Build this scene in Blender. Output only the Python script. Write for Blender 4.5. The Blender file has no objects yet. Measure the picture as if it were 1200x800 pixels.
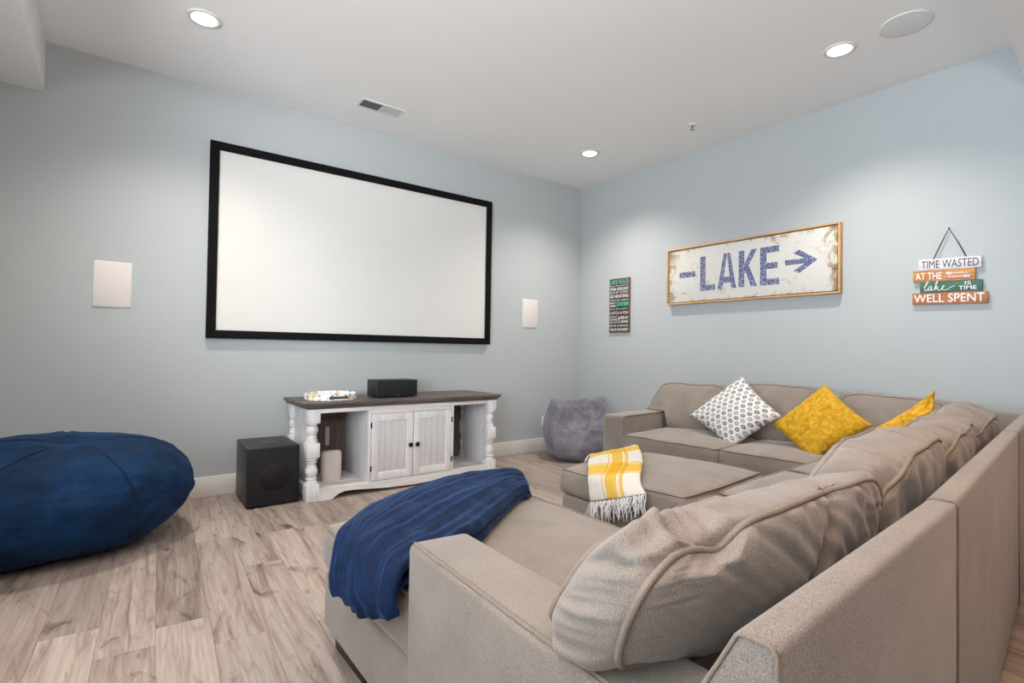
import bpy, bmesh, math, random
from mathutils import Vector, Matrix, noise
random.seed(7)
scn = bpy.context.scene
COL = scn.collection

# ------------------------------------------------------------------ camera
cd = bpy.data.cameras.new('camera'); cam = bpy.data.objects.new('camera', cd); COL.objects.link(cam)
cd.sensor_width = 36; cd.sensor_fit = 'HORIZONTAL'; cd.lens = 18.534; cd.clip_start = .02
R = Vector((0.79583703, -0.60533154, 0.01473574)); U = Vector((-0.02211632, -0.00473958, 0.99974417))
F = Vector((0.60510684, 0.79595933, 0.01715964))
cam.matrix_world = Matrix(((R.x, U.x, -F.x, -4.42463), (R.y, U.y, -F.y, -4.49034), (R.z, U.z, -F.z, 1.11635), (0, 0, 0, 1)))
scn.camera = cam
# ------------------------------------------------------------------ world, light, exposure
scn.view_settings.view_transform = 'Standard'; scn.view_settings.look = 'None'
scn.view_settings.gamma = 1; scn.view_settings.use_curve_mapping = False
scn.view_settings.exposure = 0.3
w = bpy.data.worlds.new('world'); scn.world = w; w.use_nodes = True
w.node_tree.nodes['Background'].inputs[0].default_value = (.75, .85, 1, 1)
w.node_tree.nodes['Background'].inputs[1].default_value = .6
H = 3.05
def area(name, loc, direction, sx, sy, power, color):
    l = bpy.data.lights.new(name, 'AREA'); l.shape = 'RECTANGLE'; l.size = sx; l.size_y = sy; l.energy = power; l.color = color
    o = bpy.data.objects.new(name, l); COL.objects.link(o); o.location = loc
    o.rotation_euler = Vector(direction).to_track_quat('-Z', 'Y').to_euler(); o['kind'] = 'helper'
    return o
# daylight from the big window of the left wall, and an added cool fill from the rear left
area('window_daylight_left', (-13.9, -3.1, 1.40), (1, .0, .12), 5.8, 2.3, 900, (.68, .84, 1.0))
area('rear_left_fill', (-8.7, -8.9, 1.35), (.2, 1, .35), 6.0, 2.0, 1350, (.82, .91, 1.0))

# two unseen fills added behind and left of the camera to brighten the ceiling
area('ceiling_fill', (-4.6, -4.9, 1.75), (.35, .55, 1), .5, .5, 52, (.96, .97, 1.0))
area('ceiling_fill', (-6.4, -3.4, 1.75), (.35, .25, 1), .5, .5, 58, (.92, .96, 1.0))
# ------------------------------------------------------------------ materials
def lin(c):
    return tuple(((v/255+.055)/1.055)**2.4 if v/255 > .04045 else v/255/12.92 for v in c) + (1,)
def N(t, k, **kw):
    n = t.nodes.new(k)
    for a, b in kw.items():
        if a.startswith('i_'):
            n.inputs[a[2:].replace('_', ' ')].default_value = b
        else: setattr(n, a, b)
    return n
def base_mat(name, rough=.6, color=(200, 200, 200), metal=0, spec=.5):
    m = bpy.data.materials.new(name); m.use_nodes = True; t = m.node_tree; b = t.nodes['Principled BSDF']
    b.inputs['Base Color'].default_value = lin(color); b.inputs['Roughness'].default_value = rough
    b.inputs['Metallic'].default_value = metal; b.inputs['Specular IOR Level'].default_value = spec
    return m, t, b
def noise_node(t, scale, detail=3, vec=None, rough=.55, dist=0):
    n = N(t, 'ShaderNodeTexNoise'); n.inputs['Scale'].default_value = scale; n.inputs['Detail'].default_value = detail
    n.inputs['Roughness'].default_value = rough; n.inputs['Distortion'].default_value = dist
    if vec is not None: t.links.new(vec, n.inputs['Vector'])
    return n
def objcoord(t, scale=(1, 1, 1), offset=None):
    c = N(t, 'ShaderNodeTexCoord'); mp = N(t, 'ShaderNodeMapping'); mp.inputs['Scale'].default_value = scale
    t.links.new(c.outputs['Object'], mp.inputs['Vector'])
    return mp.outputs['Vector']
def ramp(t, fac, stops):
    r = N(t, 'ShaderNodeValToRGB'); e = r.color_ramp.elements
    while len(e) < len(stops): e.new(.5)
    for k, (p, c) in enumerate(stops): e[k].position = p; e[k].color = lin(c) if max(c) > 1 else tuple(c)+(1,)
    t.links.new(fac, r.inputs['Fac']); return r.outputs['Color']
def mixc(t, fac, a, b, mode='MIX'):
    m = N(t, 'ShaderNodeMix', data_type='RGBA', blend_type=mode)
    for s, v in ((0, fac), (6, a), (7, b)):
        if isinstance(v, bpy.types.NodeSocket): t.links.new(v, m.inputs[s])
        elif s == 0: m.inputs[0].default_value = v
        else: m.inputs[s].default_value = lin(v)
    return m.outputs[2]
def bump(t, b, h, strength=.3, dist=.002):
    n = N(t, 'ShaderNodeBump'); n.inputs['Strength'].default_value = strength; n.inputs['Distance'].default_value = dist
    t.links.new(h, n.inputs['Height']); t.links.new(n.outputs[0], b.inputs['Normal']); return n
def math_n(t, op, a, b=None):
    n = N(t, 'ShaderNodeMath', operation=op)
    for k, v in ((0, a), (1, b)):
        if v is None: continue
        if isinstance(v, bpy.types.NodeSocket): t.links.new(v, n.inputs[k])
        else: n.inputs[k].default_value = v
    return n.outputs[0]

def plain(name, color, rough=.5, metal=0, spec=.5, var=0, bscale=60, bstr=.05):
    m, t, b = base_mat(name, rough, color, metal, spec)
    n = noise_node(t, bscale, 3, objcoord(t))
    if var:
        c2 = tuple(max(0, min(255, v*(1-var))) for v in color)
        t.links.new(mixc(t, n.outputs['Fac'], color, c2), b.inputs['Base Color'])
    if bstr: bump(t, b, n.outputs['Fac'], bstr, .001)
    return m
def fabric(name, c1, c2, sheen=.25, stain=None, grain=1.0):
    m, t, b = base_mat(name, .92, c1, 0, .2)
    v1 = objcoord(t, (330, 950, 330)); v2 = objcoord(t, (950, 330, 950)); v3 = objcoord(t)
    a = noise_node(t, 1*grain, 2, v1); c = noise_node(t, 1*grain, 2, v2)
    s = math_n(t, 'MULTIPLY', math_n(t, 'ADD', a.outputs['Fac'], c.outputs['Fac']), .5)
    big = noise_node(t, 5, 3, v3)
    s2 = math_n(t, 'ADD', math_n(t, 'MULTIPLY', s, 2.6), math_n(t, 'MULTIPLY', big.outputs['Fac'], .5))
    s3 = math_n(t, 'SUBTRACT', s2, 1.05); s3n = s3.node; s3n.use_clamp = True
    t.links.new(mixc(t, s3, c1, c2), b.inputs['Base Color'])
    b.inputs['Sheen Weight'].default_value = sheen; b.inputs['Sheen Roughness'].default_value = .5
    bump(t, b, s, .45, .0014)
    return m
def velvet(name, c1, c2, sheen_col, sheen=.6, scale=9, bstr=.4, fine=260):
    m, t, b = base_mat(name, .8, c1, 0, .25)
    v = objcoord(t)
    n = noise_node(t, scale, 5, v, .65, .6); f = noise_node(t, fine, 2, v)
    s = math_n(t, 'ADD', math_n(t, 'MULTIPLY', n.outputs['Fac'], .85), math_n(t, 'MULTIPLY', f.outputs['Fac'], .15))
    r = N(t, 'ShaderNodeMapRange'); r.inputs['From Min'].default_value = .36; r.inputs['From Max'].default_value = .66
    t.links.new(s, r.inputs['Value'])
    t.links.new(mixc(t, r.outputs[0], c1, c2), b.inputs['Base Color'])
    b.inputs['Sheen Weight'].default_value = sheen; b.inputs['Sheen Roughness'].default_value = .35
    b.inputs['Sheen Tint'].default_value = lin(sheen_col)
    bump(t, b, s, bstr, .004)
    return m
def wood(name, c1, c2, rough=.5, scale=(8, 60, 60), bstr=.1):
    m, t, b = base_mat(name, rough, c1)
    n = noise_node(t, 1, 5, objcoord(t, scale), .6, .3)
    r = ramp(t, n.outputs['Fac'], [(.32, c2), (.62, c1)])
    t.links.new(r, b.inputs['Base Color']); bump(t, b, n.outputs['Fac'], bstr, .001)
    return m

M = {}
def paint(name, c, c2):
    m, t, b = base_mat(name, .85, c, 0, .25)
    n = noise_node(t, 1.3, 2, objcoord(t)); f = noise_node(t, 240, 2, objcoord(t))
    t.links.new(mixc(t, n.outputs['Fac'], c, c2), b.inputs['Base Color']); bump(t, b, f.outputs['Fac'], .08, .001)
    return m
M['wall'] = paint('blue_grey_wall_paint', (178, 181, 181), (175, 179, 179))
M['ceiling'] = paint('white_ceiling_paint', (244, 244, 243), (241, 241, 240))
M['rear_wall'] = paint('warm_brown_wall_paint', (120, 98, 80), (112, 92, 76))
M['trim'] = plain('white_trim_paint', (222, 219, 213), .45, bstr=.02)
M['beige'] = fabric('taupe_woven_upholstery', (166, 154, 144), (84, 75, 67))
M['welt'] = fabric('taupe_welt_cord', (156, 142, 129), (104, 92, 81), .1)
M['foot'] = plain('dark_brown_wood_foot', (38, 30, 28), .4)
M['blue_bag'] = velvet('navy_suede', (0, 24, 50), (0, 48, 88), (50, 110, 170), .25, 5, .25)
M['blue_throw'] = velvet('royal_blue_plush', (1, 14, 40), (6, 36, 78), (110, 160, 220), .32, 20, .25, 200)
M['bag_seam'] = plain('dark_navy_seam', (0, 12, 34), .9)
M['grey_velvet'] = velvet('grey_lilac_velvet', (104, 100, 108), (146, 141, 151), (190, 190, 215), .5, 6, .3)
M['yellow'] = velvet('mustard_chenille', (168, 120, 6), (218, 172, 46), (255, 220, 120), .3, 38, 1.0, 160)
M['black'] = plain('black_velvet_frame', (14, 13, 14), .9, spec=.2, var=.3, bscale=90)
M['speaker_black'] = plain('black_satin_vinyl', (26, 26, 31), .42, bscale=400, bstr=.15)
M['grille'] = plain('black_grille_cloth', (18, 18, 22), .8, bscale=900, bstr=.3)
M['driver'] = plain('driver_cone', (26, 19, 20), .85, bscale=30, var=.4)
M['screen'] = plain('white_projection_fabric', (211, 208, 203), .9, spec=.2, bscale=300, bstr=.02)
M['vent_white'] = plain('white_enamel', (225, 224, 222), .4)
M['vent_dark'] = plain('dark_duct', (70, 70, 72), .8)
M['grille_white'] = plain('white_perforated_metal', (214, 205, 201), .6, bscale=700, bstr=.2)
M['grille_grey'] = plain('grey_perforated_metal', (176, 175, 174), .7, bscale=700, bstr=.2)
M['white_wood'] = wood('distressed_white_wood', (230, 229, 229), (212, 208, 206), .6, (28, 28, 3.5), .15)
M['white_wood_h'] = wood('distressed_white_wood_rail', (230, 227, 225), (208, 202, 198), .6, (3.5, 28, 40), .15)
M['panel_wood'] = wood('whitewashed_panel', (218, 216, 216), (196, 192, 192), .6, (26, 26, 2.2), .15)
M['dark_wood'] = wood('weathered_dark_wood', (104, 93, 88), (66, 57, 54), .45, (3, 40, 40), .2)
M['brown_back'] = wood('brown_back_panel', (116, 103, 95), (94, 82, 75), .6, (30, 30, 3), .1)
M['iron'] = plain('black_iron', (24, 24, 26), .45, .6)
M['plastic'] = plain('warm_white_plastic', (214, 203, 196), .4)
M['outlet'] = plain('white_outlet_plastic', (222, 226, 230), .35)
M['slot'] = plain('outlet_slot', (60, 60, 60), .6)
M['brass'] = plain('brushed_brass', (150, 140, 130), .35, .9)
M['dash'] = plain('grey_rope', (96, 90, 88), .9, var=.4, bscale=300)

def emis(name, col, s):
    m = bpy.data.materials.new(name); m.use_nodes = True; t = m.node_tree; b = t.nodes['Principled BSDF']
    b.inputs['Emission Color'].default_value = col; b.inputs['Emission Strength'].default_value = s; return m
M['lamp'] = emis('lamp_lens', (1, .96, .9, 1), 9)

def plank_mat():
    m, t, b = base_mat('oak_laminate', .42, (190, 165, 146), 0, .4)
    oi = N(t, 'ShaderNodeObjectInfo'); tc = N(t, 'ShaderNodeTexCoord')
    off = N(t, 'ShaderNodeVectorMath', operation='SCALE'); off.inputs['Scale'].default_value = 37
    cmb = N(t, 'ShaderNodeCombineXYZ')
    for k in range(3): t.links.new(oi.outputs['Random'], cmb.inputs[k])
    t.links.new(cmb.outputs[0], off.inputs[0])
    add = N(t, 'ShaderNodeVectorMath', operation='ADD'); t.links.new(tc.outputs['Object'], add.inputs[0]); t.links.new(off.outputs[0], add.inputs[1])
    def mp(s):
        q = N(t, 'ShaderNodeMapping'); q.inputs['Scale'].default_value = s; t.links.new(add.outputs[0], q.inputs['Vector']); return q.outputs[0]
    tone = ramp(t, oi.outputs['Random'], [(0, (172, 157, 148)), (.35, (192, 177, 166)), (.7, (160, 145, 136)), (1, (184, 168, 157))])
    fine = noise_node(t, 1, 4, mp((90, 4, 1)), .6, .2)
    swirl = noise_node(t, 1, 6, mp((12, 1.05, 1)), .62, 1.3)
    knots = noise_node(t, 1, 5, mp((6.5, 2.3, 1)), .6, 1.8)
    s1 = ramp(t, fine.outputs['Fac'], [(.3, (.72, .70, .68)), (.7, (1, 1, 1))])
    s2 = ramp(t, swirl.outputs['Fac'], [(.33, (.46, .40, .38)), (.44, (.80, .76, .74)), (.56, (1, 1, 1))])
    vein = noise_node(t, 1, 2, mp((8, .55, 1)), .45, .45)
    vf = math_n(t, 'ABSOLUTE', math_n(t, 'SUBTRACT', math_n(t, 'FRACT', math_n(t, 'MULTIPLY', vein.outputs['Fac'], 9)), .5))
    s4 = ramp(t, vf, [(.0, (.80, .76, .74)), (.10, (1, 1, 1))])
    s3 = ramp(t, knots.outputs['Fac'], [(.29, (.26, .22, .20)), (.345, (.66, .61, .58)), (.40, (1, 1, 1))])
    c = mixc(t, 1.0, tone, s1, 'MULTIPLY'); c = mixc(t, .85, c, s2, 'MULTIPLY'); c = mixc(t, .9, c, s3, 'MULTIPLY'); c = mixc(t, .95, c, s4, 'MULTIPLY')
    t.links.new(c, b.inputs['Base Color']); bump(t, b, fine.outputs['Fac'], .12, .001)
    r = N(t, 'ShaderNodeMapRange'); r.inputs['To Min'].default_value = .38; r.inputs['To Max'].default_value = .55
    t.links.new(fine.outputs['Fac'], r.inputs['Value']); t.links.new(r.outputs[0], b.inputs['Roughness'])
    return m
M['plank'] = plank_mat()
M['subfloor'] = plain('dark_joint', (140, 118, 102), .9)

# ------------------------------------------------------------------ helpers
def tag(o, label=None, cat=None, group=None, kind=None):
    if label: o['label'] = label
    if cat: o['category'] = cat
    if group: o['group'] = group
    if kind: o['kind'] = kind
    return o
def thing(name, loc, label, cat, group=None):
    o = bpy.data.objects.new(name, None); COL.objects.link(o); o.location = loc; o.empty_display_size = .1
    o['wl'] = list(loc); return tag(o, label, cat, group)
def wloc(o):
    v = Vector((0, 0, 0))
    while o: v += Vector(o.location); o = o.parent
    return v
def finish(name, bm, mat, parent=None, smooth=True, label=None, origin=None, angle=None):
    """bm holds world coordinates; origin goes to the centre of its base"""
    me = bpy.data.meshes.new(name)
    bmesh.ops.recalc_face_normals(bm, faces=bm.faces)
    vs = [v.co for v in bm.verts]
    lo = Vector((min(v.x for v in vs), min(v.y for v in vs), min(v.z for v in vs))); hi = Vector((max(v.x for v in vs), max(v.y for v in vs), max(v.z for v in vs)))
    c = Vector(origin) if origin else Vector(((lo.x+hi.x)/2, (lo.y+hi.y)/2, lo.z))
    bmesh.ops.translate(bm, verts=bm.verts, vec=-c)
    bm.to_mesh(me); bm.free()
    for p in me.polygons: p.use_smooth = smooth
    if smooth and angle: me.set_sharp_from_angle(angle=math.radians(angle))
    o = bpy.data.objects.new(name, me); COL.objects.link(o); me.materials.append(mat)
    if parent: o.parent = parent; o.location = c - wloc(parent)
    else: o.location = c
    if label: o['label'] = label
    return o
def poly_prism(bm, pts, z0, z1):
    """pts: list of (x,y) ; or with z tuples for bottom/top functions"""
    b = [bm.verts.new((x, y, z0)) for x, y in pts]; t = [bm.verts.new((x, y, z1)) for x, y in pts]
    n = len(pts); bm.faces.new(b[::-1]); bm.faces.new(t)
    for i in range(n): bm.faces.new((b[i], b[(i+1) % n], t[(i+1) % n], t[i]))
def box(bm, a, b):
    poly_prism(bm, [(a[0], a[1]), (b[0], a[1]), (b[0], b[1]), (a[0], b[1])], a[2], b[2])
def loft(bm, prof0, prof1):
    a = [bm.verts.new(p) for p in prof0]; b = [bm.verts.new(p) for p in prof1]; n = len(a)
    bm.faces.new(a); bm.faces.new(b[::-1])
    for i in range(n): bm.faces.new((a[i], b[i], b[(i+1) % n], a[(i+1) % n]))
def bev(bm, r, seg=3, edges=None):
    bmesh.ops.recalc_face_normals(bm, faces=bm.faces)
    bmesh.ops.bevel(bm, geom=list(edges if edges else bm.edges), offset=r, segments=seg, profile=.5, affect='EDGES', clamp_overlap=True)
def B(name, a, b, mat, parent=None, r=.003, seg=2, label=None):
    bm = bmesh.new(); box(bm, (min(a[0], b[0]), min(a[1], b[1]), min(a[2], b[2])), (max(a[0], b[0]), max(a[1], b[1]), max(a[2], b[2])))
    if r: bev(bm, r, seg)
    return finish(name, bm, mat, parent, True, label, angle=35)
def P(name, pts, z0, z1, mat, parent=None, r=.02, seg=3, label=None):
    bm = bmesh.new(); poly_prism(bm, pts, z0, z1)
    if r: bev(bm, r, seg)
    return finish(name, bm, mat, parent, True, label, angle=40)
def tube(bm, pts, rad, n=6, closed=False, cap=True):
    pts = [Vector(p) for p in pts]; L = len(pts); rings = []
    prev = None
    for i, p in enumerate(pts):
        if closed: d = pts[(i+1) % L]-pts[i-1]
        else: d = pts[min(i+1, L-1)]-pts[max(i-1, 0)]
        if d.length < 1e-9: d = Vector((0, 0, 1))
        d.normalize()
        if prev is None:
            u = d.orthogonal().normalized()
        else:
            u = prev - d*prev.dot(d)
            u = u.normalized() if u.length > 1e-6 else d.orthogonal().normalized()
        prev = u; v = d.cross(u)
        rr = rad[i] if isinstance(rad, (list, tuple)) else rad
        rings.append([bm.verts.new(p+(u*math.cos(a)+v*math.sin(a))*rr) for a in [2*math.pi*k/n for k in range(n)]])
    for i in range(L if closed else L-1):
        a, b = rings[i], rings[(i+1) % L]
        for k in range(n): bm.faces.new((a[k], a[(k+1) % n], b[(k+1) % n], b[k]))
    if cap and not closed: bm.faces.new(rings[0][::-1]); bm.faces.new(rings[-1])
def lathe(bm, cx, cy, prof, n=24, ax='z', sx=1, sy=1):
    rings = []
    for r, z in prof:
        ring = []
        for k in range(n):
            a = 2*math.pi*k/n
            if ax == 'z': ring.append(bm.verts.new((cx+r*sx*math.cos(a), cy+r*sy*math.sin(a), z)))
            elif ax == 'y': ring.append(bm.verts.new((cx+r*math.cos(a), z, cy+r*math.sin(a))))
        rings.append(ring)
    for a, b in zip(rings, rings[1:]):
        for k in range(n): bm.faces.new((a[k], a[(k+1) % n], b[(k+1) % n], b[k]))
    bm.faces.new(rings[0][::-1]); bm.faces.new(rings[-1])
def nz(p, f, seed=0): return noise.noise(Vector((p[0]*f+seed*7.3, p[1]*f+seed*3.1, p[2]*f-seed*5.7)))
def nvec(p, f, seed=0): return noise.noise_vector(Vector((p[0]*f+seed*7.3, p[1]*f+seed*3.1, p[2]*f-seed*5.7)))

class Puff:
    """box cushion between 8 world corners c[x][y][z]; the y panels are the two large ones, welts run round them"""
    def __init__(s, c, bulge=(.02, .05, .03), seed=0, amp=.008, wr=.006, extra=None, corner=.13, wfreq=14, pexp=.6, front=None, post=None):
        s.front = front; s.post = post
        s.c = c; s.b = bulge; s.seed = seed; s.amp = amp; s.wr = wr; s.extra = extra; s.corner = corner; s.wf = wfreq; s.pe = pexp
        g = lambda i, j, k: Vector(c[i][j][k])
        s.n = [sum(((g(1, j, k)-g(0, j, k)) for j in (0, 1) for k in (0, 1)), Vector()).normalized(),
               sum(((g(i, 1, k)-g(i, 0, k)) for i in (0, 1) for k in (0, 1)), Vector()).normalized(),
               sum(((g(i, j, 1)-g(i, j, 0)) for i in (0, 1) for j in (0, 1)), Vector()).normalized()]
    def __call__(s, p):
        q = [p[a]*(1-s.corner*(p[(a+1) % 3]**2*p[(a+2) % 3]**2)**2) for a in range(3)]
        t = [(v+1)/2 for v in q]; r = Vector()
        for i in (0, 1):
            for j in (0, 1):
                for k in (0, 1):
                    r += Vector(s.c[i][j][k])*((t[0] if i else 1-t[0])*(t[1] if j else 1-t[1])*(t[2] if k else 1-t[2]))
        base = r.copy()
        for a in range(3):
            o1, o2 = p[(a+1) % 3], p[(a+2) % 3]
            r += s.n[a]*((s.front if (a == 1 and s.front and p[1] > 0) else s.b[a])*p[a]*max(0, (1-abs(o1)**2.2)*(1-abs(o2)**2.2))**s.pe)
        r += nvec(base, 4.5, s.seed)*s.amp*1.6 + nvec(base, 13, s.seed+2)*s.amp*.5
        if abs(p[1]) > .9999:
            for cc, oo in ((0, 2), (2, 0)):
                d = 1-abs(p[oo]); al = p[cc]*3
                n_ = noise.noise(Vector((al*s.wf/4, s.seed*3+p[1], (1 if p[oo] > 0 else 0)*5 + d*.6)))
                r += s.n[1]*p[1]*s.wr*(.6 if oo == 0 else 1.8)*n_*math.exp(-d/.28)*(1-math.exp(-d/.05))
        else:
            a = 0 if abs(p[0]) > .9999 else 2; o = 2-a
            n_ = noise.noise(Vector((p[o]*s.wf*(.9 if a == 2 else .28)+(0 if a == 2 else p[1]*.9), s.seed*2.7+a, p[1]*.35)))
            r += s.n[a]*p[a]*s.wr*1.5*n_*(1-p[1]**2)
        if s.extra: r += s.extra(p, s)
        if s.post: r = s.post(r)
        return r
def cube_surface(bm, fn, n=(24, 10, 18)):
    cache = {}
    def V(i, j, k):
        key = (i, j, k)
        if key not in cache:
            p = (2*i/n[0]-1, 2*j/n[1]-1, 2*k/n[2]-1)
            cache[key] = bm.verts.new(fn(p))
        return cache[key]
    for a in range(3):
        b, c = (a+1) % 3, (a+2) % 3
        for e in (0, n[a]):
            for i in range(n[b]):
                for j in range(n[c]):
                    q = []
                    for di, dj in ((0, 0), (1, 0), (1, 1), (0, 1)):
                        idx = [0, 0, 0]; idx[a] = e; idx[b] = i+di; idx[c] = j+dj; q.append(V(*idx))
                    bm.faces.new(q if e else q[::-1])
def cushion(name, corners, parent, n=(26, 10, 20), welts=(1, -1), wrad=.0052, label=None, mat='beige', **kw):
    f = Puff(corners, **kw); bm = bmesh.new(); cube_surface(bm, f, n)
    o = finish(name, bm, M[mat], parent, True, label)
    ctr = sum((Vector(corners[i][j][k]) for i in (0, 1) for j in (0, 1) for k in (0, 1)), Vector())/8
    for s in welts:
        bm = bmesh.new(); pts = []; K = 36
        for e in range(4):
            for k in range(K):
                t = 2*k/K-1
                x, z = ((t, -1), (1, t), (-t, 1), (-1, -t))[e]
                p = f((x, s, z)); d = (p-ctr).normalized(); pts.append(p+d*.0025)
        tube(bm, pts, wrad, 6, True)
        finish('piping', bm, M['welt' if mat == 'beige' else mat], o, True)
    return o
def hexa(x0, x1, y0, y1, z0, z1):
    return [[[(x, y, z) for z in (z0, z1)] for y in (y0, y1)] for x in (x0, x1)]
def flat_cushion(name, quad, z0, z1, parent, n=(24, 22, 6), **kw):
    """seat cushion over a quad footprint (4 points: x0y0, x1y0, x1y1, x0y1); the large panels are top and bottom"""
    a, b, c, d = quad
    # axis order: x -> footprint x, y(panel axis) -> z, z -> footprint y
    cs = [[[(a[0], a[1], z), (d[0], d[1], z)] for z in (z0, z1)], [[(b[0], b[1], z), (c[0], c[1], z)] for z in (z0, z1)]]
    return cushion(name, cs, parent, n=(n[0], n[2], n[1]), **kw)

# ------------------------------------------------------------------ room shell
XL, YF = -14.0, -9.0
def S(o): o['kind'] = 'structure'; return o
S(B('wall_back', (XL, 0, -.05), (.15, .15, H+.1), M['wall'], r=0))
S(B('wall_right', (0, YF, -.05), (.15, -.0005, H+.1), M['wall'], r=0))
S(B('wall_front', (XL, YF-.15, -.05), (0, YF, H+.1), M['wall'], r=0))
S(B('wall_unseen_shade', (-5.7, -5.5, .0), (-.0005, -5.35, H-.0005), M['rear_wall'], r=0))  # unseen wall, extended and coloured brown to dim and warm the sofa back
S(B('wall_left', (XL-.15, YF, -.05), (XL, -.0005, H+.1), M['wall'], r=0))
S(B('wall_unseen_shade', (-5.62, -2.3, .0), (-5.50, -.0005, 2.7255), M['wall'], r=0))  # unseen stub, added to shade the left end of the back wall
S(B('ceiling', (XL, YF, H), (-.0005, -.0005, H+.1), M['ceiling'], r=0))
S(B('baseboard_back', (XL+.001, -.016, .0), (-.017, -.0003, .149), M['trim'], r=.003))
S(B('baseboard_right', (-.016, YF+.001, .0), (-.0003, -.0005, .149), M['trim'], r=.003))
tr = S(P('trim_1', [(-8.09, -.001), (-4.80, -.001), (-4.82, -5.9), (-8.09, -5.9)], 2.726, H-.001, M['ceiling'], r=0)); tr['label'] = 'boxed ceiling soffit along the left side of the room'
tr = S(P('trim_2', [(-4.6, -4.05), (-.001, -3.855), (-.001, -5.34), (-4.6, -5.34)], 2.75, H-.001, M['ceiling'], r=0)); tr['label'] = 'boxed ceiling beam over the sofa at the right'

S(B('wall_unseen_half', (-5.95, -5.34, .0), (-5.80, -2.301, .92), M['wall'], r=0))  # unseen half wall, added to block window light from the near sofa and floor

# floor slab and its planks
floor = S(B('floor', (XL, YF, -.06), (-.0005, -.0005, -.004), M['subfloor'], r=0))
TH = math.radians(-3.4); PW, PL = .184, 1.22
ux, uy = (math.cos(TH), math.sin(TH)), (-math.sin(TH), math.cos(TH))
def clip(poly, f):
    out = []
    for i in range(len(poly)):
        a, b = poly[i], poly[(i+1) % len(poly)]; fa, fb = f(a), f(b)
        if fa >= 0: out.append(a)
        if (fa >= 0) != (fb >= 0):
            t = fa/(fa-fb); out.append((a[0]+(b[0]-a[0])*t, a[1]+(b[1]-a[1])*t))
    return out
O = (-3.835, -1.032)
rnd = random.Random(11)
def plank_poly(c, r0, L):
    g = .0005
    loc = [(c*PW+g, r0+g), ((c+1)*PW-g, r0+g), ((c+1)*PW-g, r0+L-g), (c*PW+g, r0+L-g)]
    p = [(O[0]+a*ux[0]+b*uy[0], O[1]+a*ux[1]+b*uy[1]) for a, b in loc]
    for f in (lambda q: q[0]-(-6.3), lambda q: -.018-q[0], lambda q: q[1]+5.4, lambda q: -.018-q[1]):
        p = clip(p, f)
        if len(p) < 3: return None
    return p
npl = 0
full_mesh = None
for c in range(-15, 23):
    off = {-1: 0.0, 0: -.50, -2: .25}.get(c, rnd.uniform(0, PL))
    for k in range(-5, 3):
        r0 = off + k*PL
        pp = plank_poly(c, r0, PL)
        if not pp: continue
        cx = O[0]+(c+.5)*PW*ux[0]+(r0+PL/2)*uy[0]; cy = O[1]+(c+.5)*PW*ux[1]+(r0+PL/2)*uy[1]
        lp = [((x-cx)*ux[0]+(y-cy)*ux[1], (x-cx)*uy[0]+(y-cy)*uy[1]) for x, y in pp]
        is_full = len(lp) == 4 and abs(max(v[0] for v in lp)-(PW/2-.0005)) < 1e-5 and abs(max(v[1] for v in lp)-min(v[1] for v in lp)-(PL-.0010)) < 1e-5 and abs(max(v[0] for v in lp)-min(v[0] for v in lp)-(PW-.0010)) < 1e-5
        if is_full and full_mesh: me = full_mesh
        else:
            bm = bmesh.new(); h = .0007
            n = len(lp); b = [bm.verts.new((x, y, -.004)) for x, y in lp]; m_ = [bm.verts.new((x, y, -h)) for x, y in lp]
            ccx = sum(v[0] for v in lp)/n; ccy = sum(v[1] for v in lp)/n
            def ins(x, y):
                dx, dy = ccx-x, ccy-y; return (x+math.copysign(min(.0007, abs(dx)*.2), dx), y+math.copysign(min(.0007, abs(dy)*.2), dy), 0)
            t_ = [bm.verts.new(ins(x, y)) for x, y in lp]
            bm.faces.new(t_)
            for i in range(n):
                j = (i+1) % n; bm.faces.new((b[i], b[j], m_[j], m_[i])); bm.faces.new((m_[i], m_[j], t_[j], t_[i]))
            bmesh.ops.recalc_face_normals(bm, faces=bm.faces)
            if sum(f.normal.z for f in bm.faces if abs(f.normal.z) > .9) < 0: bmesh.ops.reverse_faces(bm, faces=bm.faces)
            me = bpy.data.meshes.new('plank'); bm.to_mesh(me); bm.free(); me.materials.append(M['plank'])
            if is_full: full_mesh = me
        o = bpy.data.objects.new('plank', me); COL.objects.link(o); o.parent = floor
        o.location = Vector((cx, cy, 0)) - Vector(floor.location); o.rotation_euler = (0, 0, TH); npl += 1
print('planks', npl)
# unseen remainder of the floor behind the camera
bm = bmesh.new()
box(bm, (XL, YF, -.004), (-.0005, -5.401, 0)); box(bm, (XL, -5.4, -.004), (-6.301, -.0005, 0))
rest = finish('floorboards', bm, M['plank'], floor, False); rest['kind'] = 'stuff'

# ------------------------------------------------------------------ ceiling fittings
def downlight(x, y, label, visible=True, power=115, color=(1, .93, .85), top=H):
    if visible:
        t = thing('ceiling_downlight', (x, y, H), label, 'ceiling light', 'recessed round ceiling lights')
        bm = bmesh.new()
        lathe(bm, x, y, [(.068, H-.001), (.092, H-.001), (.090, H-.007), (.070, H-.010), (.068, H-.004)], 32); finish('trim_ring', bm, M['vent_white'], t)
        bm = bmesh.new(); lathe(bm, x, y, [(.067, H-.002), (.067, H-.006), (.05, H-.008)], 32); finish('lens', bm, M['lamp'], t, label='glowing white lens')
    l = bpy.data.lights.new('downlight_beam', 'SPOT'); l.energy = power; l.color = color; l.spot_size = math.radians(128); l.spot_blend = 1.0; l.shadow_soft_size = .06
    o = bpy.data.objects.new('downlight_beam', l); COL.objects.link(o); o['kind'] = 'helper'
    o.location = (x, y, top-.03)
    return o
downlight(-4.03, -.925, 'round recessed ceiling light above the blue bean bag, left of the vent')
downlight(-.755, -.87, 'round recessed ceiling light nearest the room corner')
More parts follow.
